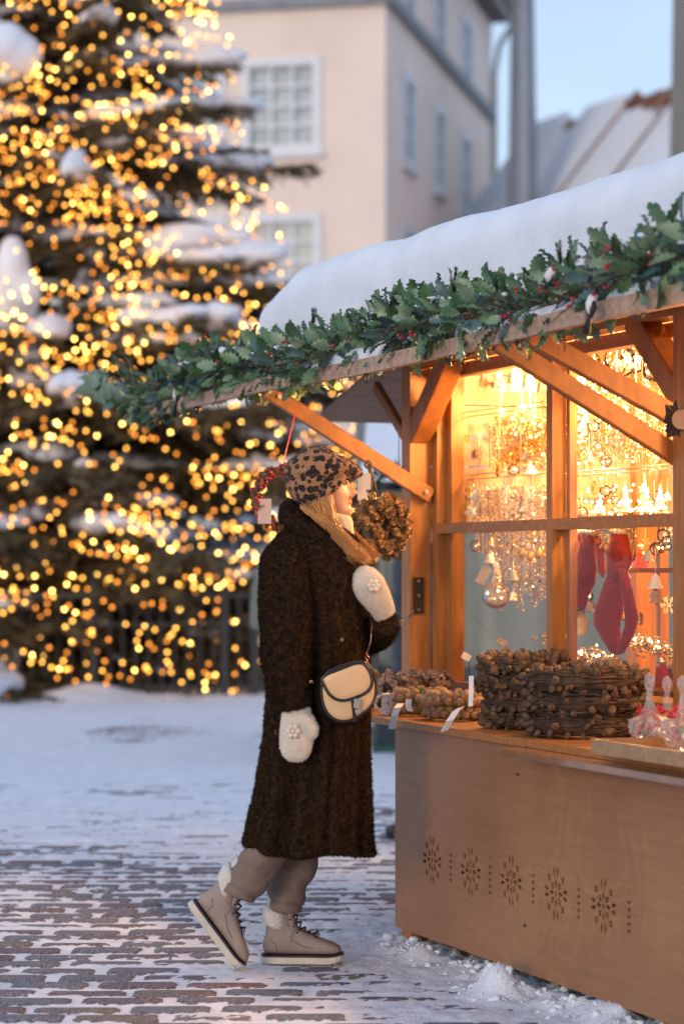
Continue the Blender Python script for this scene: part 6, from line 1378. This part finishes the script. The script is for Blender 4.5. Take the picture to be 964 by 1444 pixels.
me = remesh(mb, .007, 2, lambda a: np.array([(.017 * mnoise.noise(Vector((p[0] * 8 + p[2] * 6, p[1] * 7, p[2] * 15)))) + .004 * mnoise.noise(Vector(p) * 26) for p in a])); tro = link_mesh('trousers', me, tr, PW, smooth=True)
for (a, b2, dy, w) in (((314, 1244), (359, 1265), -.075, .062), ((381, 1274), (424, 1278), .075, .058)):
    A_, B_ = W(*a, dy), W(*b2, dy); c_ = (A_ + B_) / 2; h_ = (B_ - A_) / 2; nrm = Vector((h_.z, 0, -h_.x)).normalized(); mb = MB(); rs = []
    for (k_, o) in ((1.03, -.014), (1.09, -.012), (1.10, .008), (1.09, .016), (1.03, .019), (.95, .017)): rs.append([c_ + nrm * o * (1 if nrm.z < 0 else -1) + h_ * k_ * math.cos(6.2832*j/28) + Vector((0, w * k_ * math.sin(6.2832*j/28), 0)) for j in range(28)])
    mb.rings(rs); mb.build('trouser_cuff', tr, PW, smooth=True)
# boots (local frame: x to the toe, z up, sole on z = 0)
suede = M('taupe suede', (.31, .235, .195), .85, .1, 14, .25, 150, col2=(.39, .305, .26)); solem = M('cream rubber', (.62, .57, .47), .6, .08, 20); welt = M('dark welt', (.035, .015, .025), .6); lace_m = M('dark lace', (.05, .03, .025), .7); fleece = M('cream fleece', (.72, .68, .62), .95, .08, 60, .8, 150)
def boot(Mx, bend=0.0, lean=0.0):
    def tf(p):
        p = Vector(p); p.x -= lean * max(0, p.z - .08)
        if bend and p.x > .165: # toes bend at the ball
            a = -bend * min(1, (p.x - .165) / .05); q = p - Vector((.165, 0, .0)); p = Vector((.165, 0, 0)) + Vector((q.x * math.cos(a) + q.z * math.sin(a) * 0, q.y, q.z + q.x * math.sin(-a) * .8)); 
        return Mx @ p
    sec = [(-.128, .030, .060, .020), (-.120, .012, .085, .032), (-.10, .010, .12, .037), (-.06, .010, .13, .040), (-.02, .010, .115, .040), (.02, .010, .095, .040), (.06, .010, .078, .043), (.09, .010, .067, .044), (.115, .011, .058, .040), (.130, .016, .048, .030), (.137, .024, .038, .015)]
    def ringx(x, z0_, z1_, w, n_=20, ex=2.6):
        out = []
        for j in range(n_):
            a = 2*math.pi*j/n_; ct, st = math.cos(a), math.sin(a); out.append(tf((x, w * math.copysign(abs(ct) ** (2/ex), ct), (z0_+z1_)/2 + (z1_-z0_)/2 * math.copysign(abs(st) ** (2/ex), st))))
        return out
    B_ = MB(); B_.rings([ringx(x, a + .022, b2 + .012, w) for x, a, b2, w in sec])
    sh = []
    for (z, x0, x1, w) in ((.06, -.122, .02, .038), (.09, -.121, -.005, .040), (.12, -.118, -.022, .041), (.15, -.114, -.030, .043), (.168, -.112, -.030, .045), (.175, -.105, -.036, .040)):
        sh.append([tf(((x0+x1)/2 + (x1-x0)/2 * math.cos(6.2832*j/24), w * math.sin(6.2832*j/24), z)) for j in range(24)])
    B_.rings(sh); me = remesh(B_, .0042, 3); bo = link_mesh('boot', me, suede, PW, smooth=True)
    def slab(inset, z0_, z1_, name, mat, wav=0):
        rs = []
        for x, a, b2, w in [(-.134, 0, 0, .012)] + [(x * 1.035, 0, 0, w + .004) for x, a, b2, w in sec[1:-1]] + [(.146, 0, 0, .014)]:
            w2 = max(.006, w - inset); zz = .010 if x > .12 else (.004 if x > .10 else 0); x2 = x * (1 - inset * 3)
            rs.append([tf((x2, -w2, z0_ + zz)), tf((x2, w2, z0_ + zz)), tf((x2, w2, z1_ + zz * .6)), tf((x2, -w2, z1_ + zz * .6))])
        mb = MB(); mb.rings(rs); return mb.build(name, mat, bo)
    slab(0, .005, .026, 'sole', solem); slab(.0012, .0262, .0325, 'welt', welt)
    mb = MB()
    for i in range(13): x = -.115 + i * .019; mb.hexa([tf((x, -.038, .002)), tf((x + .013, -.038, .002)), tf((x + .013, .038, .002)), tf((x, .038, .002)), tf((x, -.043, .0065)), tf((x + .011, -.043, .0065)), tf((x + .011, .043, .0065)), tf((x, .043, .0065))])
    mb.build('tread', solem, bo)
    # fleece collar at the back, sock
    mb = MB(); mb.rings([[tf(((x0+x1)/2 + (x1-x0)/2 * math.cos(6.2832*j/20), w * math.sin(6.2832*j/20), z + .012 * math.cos(6.2832*j/20) * -1 )) for j in range(20)] for z, x0, x1, w in ((.122, -.120, -.06, .043), (.128, -.128, -.050, .053), (.150, -.131, -.045, .056), (.176, -.128, -.043, .054), (.186, -.118, -.055, .040))])
    mb.build('fleece_collar', fleece, bo, smooth=True); mb = MB(); mb.rings([[tf(((x0+x1)/2 + (x1-x0)/2 * math.cos(6.2832*j/20), w * math.sin(6.2832*j/20), z)) for j in range(20)] for z, x0, x1, w in ((.15, -.11, -.04, .038), (.19, -.112, -.042, .037), (.23, -.114, -.040, .038))]); mb.build('sock', fleece, bo, smooth=True)
    mb = MB(); mb.rings([[tf(((x0+x1)/2 + (x1-x0)/2 * math.cos(6.2832*j/16), w * math.sin(6.2832*j/16), z)) for j in range(16)] for z, x0, x1, w in ((.09, -.03, .006, .028), (.15, -.058, -.018, .028), (.198, -.060, -.022, .030), (.200, -.055, -.03, .022))]); mb.build('tongue', suede, bo, smooth=True)
    lp = [(-.022, .163), (-.010, .140), (.002, .118), (.018, .103), (.034, .094), (.05, .087)]; mb = MB()
    for i, (x, z) in enumerate(lp[1:]):
        x0, z0_ = lp[i]; 
        for s_ in (-1, 1): mb.tube([tf((x0 - .008, s_ * .026, z0_ - .004)), tf(((x + x0)/2 + .006, 0, (z + z0_)/2 + .012)), tf((x - .008, -s_ * .028, z - .004))], .0028, 6)
    for s_ in (-1, 1): mb.tube([tf((.045, 0, .100)), tf((.055, s_ * .02, .108)), tf((.062, s_ * .034, .09)), tf((.05, s_ * .02, .096))], .0025, 6)
    mb.build('lace', lace_m, bo, smooth=True); mb = MB()
    for x, z in lp:
        for s_ in (-1, 1): mb.ball(tf((x - .013, s_ * .0335, z - .010)), .0035, 7, 5)
    mb.build('eyelet', lace_m, bo); mb = MB()
    for s_ in (-1, 1):
        mb.tube([tf((-.075, s_ * .0405, .035)), tf((-.082, s_ * .0415, .07)), tf((-.10, s_ * .040, .085))], .0007, 4); mb.tube([tf((-.02, s_ * .0425, .125)), tf((-.03, s_ * .0428, .085)), tf((.01, s_ * .043, .064)), tf((.045, s_ * .0435, .058))], .0007, 4)
    mb.build('seam', welt, bo)
c_ = W(424, 1361, .075); c_.z = .004
boot(Matrix.Translation(c_) @ Matrix.Rotation(R(-3), 4, 'Z'))
toe = W(333, 1362, -.07); toe.z = .006; boot(Matrix.Translation(toe) @ Matrix.Rotation(R(53), 4, 'Y') @ Matrix.Translation((-.139, 0, 0)), .45, .35)
# ------------------------------------------------------------------ her handbag
BG = root('handbag', 'cream and black saddle handbag hanging at her hip on a thin strap', 'handbag', W(488, 1017, -.25)); cream = M('cream leather', (.70, .44, .22), .38, .06, 12, .08, 90); blk = M('black leather', (.018, .013, .012), .3, .2, 30, .1, 120); brass = M('rose gold', (.75, .42, .28), .2, metal=1.0)
def smooth_poly(P, k=3):
    P = [Vector(p) for p in P]
    for _ in range(k):
        Q_ = []
        for i in range(len(P)): a, b2 = P[i], P[(i+1) % len(P)]; Q_ += [a.lerp(b2, .25), a.lerp(b2, .75)]
        P = Q_
    return P
bodyP = smooth_poly([(452, 950, 0), (480, 938, 0), (508, 930, 0), (523, 938, 0), (531, 962, 0), (529, 990, 0), (512, 1008, 0), (488, 1020, 0), (466, 1015, 0), (452, 992, 0)], 2)
flapP = smooth_poly([(450, 954, 0), (480, 943, 0), (510, 931, 0), (522, 944, 0), (527, 962, 0), (520, 976, 0), (502, 984, 0), (482, 990, 0), (466, 984, 0), (456, 968, 0)], 2)
def lay(P, dy, off=(0, 0), sc=1.0):
    cx = sum(p.x for p in P) / len(P); cy = sum(p.y for p in P) / len(P); return [W(cx + (p.x - cx) * sc + off[0], cy + (p.y - cy) * sc + off[1], dy) for p in P]
mb = MB(); mb.rings([lay(bodyP, -.222, (-9, 3), .9), lay(bodyP, -.226, (-9, 3), 1.0), lay(bodyP, -.285, (0, 0), 1.0), lay(bodyP, -.29, (0, 0), .96)]); mb.build('body', blk, BG, smooth=False)
mb = MB(); mb.rings([lay(bodyP, -.2895, (0, 0), .94), lay(bodyP, -.296, (0, 0), .925), lay(bodyP, -.299, (0, 0), .8)]); mb.build('front_panel', cream, BG, smooth=True)
mb = MB(); mb.tube(lay(bodyP, -.290, (0, 0), .98), .0042, 8, closed=True); mb.build('piping', blk, BG, smooth=True)
mb = MB(); mb.rings([lay(flapP, -.298, (0, 0), .97), lay(flapP, -.306, (0, 0), .965), lay(flapP, -.310, (0, 0), .90), lay(flapP, -.312, (0, 0), .6)]); fl_ = mb.build('flap', cream, BG, smooth=True)
mb = MB(); P = lay(flapP, -.306, (0, 0), .985); mb.tube(P, .0042, 8, closed=True); P = lay(flapP, -.3095, (0, 0), .91); mb.tube(P, .0015, 6, closed=True); mb.build('piping', blk, fl_, smooth=True)
mb = MB(); mb.beam(W(497, 986, -.314), W(500, 1018, -.302), .011, .004, Vector((0, 1, 0))); mb.build('tab', blk, BG); mb = MB(); mb.obox(W(503, 992, -.317), XA * .010 - ZA * .001, ZA * .015 + XA * .001, Vector((0, .005, 0))); mb.obox(W(504, 1003, -.314), XA * .008, ZA * .006, Vector((0, .006, 0))); mb.build('clasp', M('clasp steel', (.55, .45, .33), .15, metal=1), BG)
mb = MB()
for (a, b2) in (((436, 957), (441, 966)), ((516, 920), (519, 934))): mb.tube([W(*a, -.262), W((a[0]+b2[0])/2 + 2.5, (a[1]+b2[1])/2, -.268), W(*b2, -.262), W((a[0]+b2[0])/2 - 2.5, (a[1]+b2[1])/2, -.256)], .0022, 6, closed=True)
mb.build('ring', brass, BG, smooth=True)
mb = MB(); mb.tube([W(517, 924, -.255), W(522, 905, -.22), W(524, 880, -.10), W(508, 830, -.02), W(470, 790, -.10), W(440, 763, -.17), W(410, 770, -.10), W(385, 800, .02), W(372, 850, .05), W(374, 920, -.1), W(388, 955, -.13), W(437, 960, -.25)], .0055, 8, flat=.5); mb.build('strap', blk, BG, smooth=True)

# ------------------------------------------------------------------ people behind
def person(base, h, face, label, jacket, trouser, hat=None, hair_c=(.06, .04, .03), sc=1.0):
    """standing figure; face = angle of the look direction"""
    T = root('person', label, 'person', base); B_ = Vector(base); k = h / 1.75; f = Vector((math.cos(face), math.sin(face), 0)); l = Vector((-f.y, f.x, 0))
    P = lambda a, b2, z: B_ + f * a * k + l * b2 * k + ZA * z * k
    mb = MB(); mb.ball(P(.01, 0, 1.62), (.085 * k, .075 * k, .115 * k), 14, 10); mb.ball(P(.10, 0, 1.60), .016 * k, 8, 6); mb.tube([P(0, 0, 1.35), P(0, 0, 1.58)], .055 * k, 12); mb.tube([P(0, 0, .85), P(0, 0, 1.1), P(0, 0, 1.35), P(0, 0, 1.45)], [.15 * k, .14 * k, .17 * k, .08 * k], 16, side=l, flat=.62)
    for s_ in (-1, 1):
        mb.tube([P(0, s_ * .17, 1.40), P(-.02, s_ * .23, 1.12), P(.05, s_ * .24, .88)], [.055 * k, .045 * k, .035 * k], 10); mb.ball(P(.07, s_ * .24, .80), (.035 * k, .03 * k, .06 * k), 8, 6); mb.tube([P(0, s_ * .09, .9), P(.02, s_ * .1, .5), P(0, s_ * .1, .08)], [.09 * k, .06 * k, .045 * k], 12)
    me = remesh(mb, .016, 2); link_mesh('body', me, skin, T, smooth=True)
    mb = MB(); mb.tube([P(0, 0, .74), P(0, 0, .95), P(0, 0, 1.2), P(0, 0, 1.38), P(0, 0, 1.49)], [.21 * k, .21 * k, .215 * k, .20 * k, .10 * k], 24, side=l, flat=.72)
    for s_ in (-1, 1): mb.tube([P(0, s_ * .17, 1.41), P(-.03, s_ * .26, 1.14), P(.05, s_ * .27, .88)], [.085 * k, .075 * k, .06 * k], 14)
    me = remesh(mb, .018, 2, lambda a: np.array([.012 * mnoise.noise(Vector((p[0] * 4, p[1] * 4, p[2] * 22))) for p in a])); link_mesh('jacket', me, jacket, T, smooth=True)
    mb = MB()
    for s_ in (-1, 1): mb.tube([P(0, s_ * .10, .95), P(.02, s_ * .11, .5), P(0, s_ * .11, .10)], [.11 * k, .085 * k, .075 * k], 14)
    me = remesh(mb, .018, 2); link_mesh('trousers', me, trouser, T, smooth=True)
    for s_ in (-1, 1): mb = MB(); mb.tube([P(-.10, s_ * .11, .05), P(-.04, s_ * .11, .06), P(.08, s_ * .11, .05), P(.16, s_ * .11, .035)], [.035 * k, .055 * k, .05 * k, .025 * k], 12); mb.build('shoe', blk, T, smooth=True)
    mb = MB(); mb.ball(P(-.01, 0, 1.665), (.105 * k, .10 * k, .10 * k), 16, 10); mb.build('hat' if hat else 'hair', hat or M('dark hair', hair_c, .6), T, smooth=True)
gg = M('grey green coat', (.15, .165, .14), .85, .15, 4, .3, 20); navy = M('navy puffer', (.012, .016, .032), .5, .3, 5, .4, 14); dk = M('dark trousers', (.02, .024, .035), .8)
person((PX(424, 0, 16.5).x, 16.5, 0), 1.83, R(100), 'person in a grey green coat standing blurred behind the woman', gg, M('dark blue jeans', (.018, .03, .05), .8), M('tan knit hat', (.38, .22, .12), .9))
person((PX(566, 0, 11.8).x + .10, 11.8, 0), 1.72, R(190), 'person in dark navy puffer jacket beyond the cone wreath', navy, dk, M('black beanie', (.015, .015, .02), .9))
person((PX(322, 0, 30.5).x, 30.5, 0), 1.45, R(250), 'small figure in a white jacket beyond the railing', M('white jacket', (.6, .62, .68), .8), M('blue trousers', (.03, .10, .25), .8), M('pink hat', (.55, .22, .2), .8))
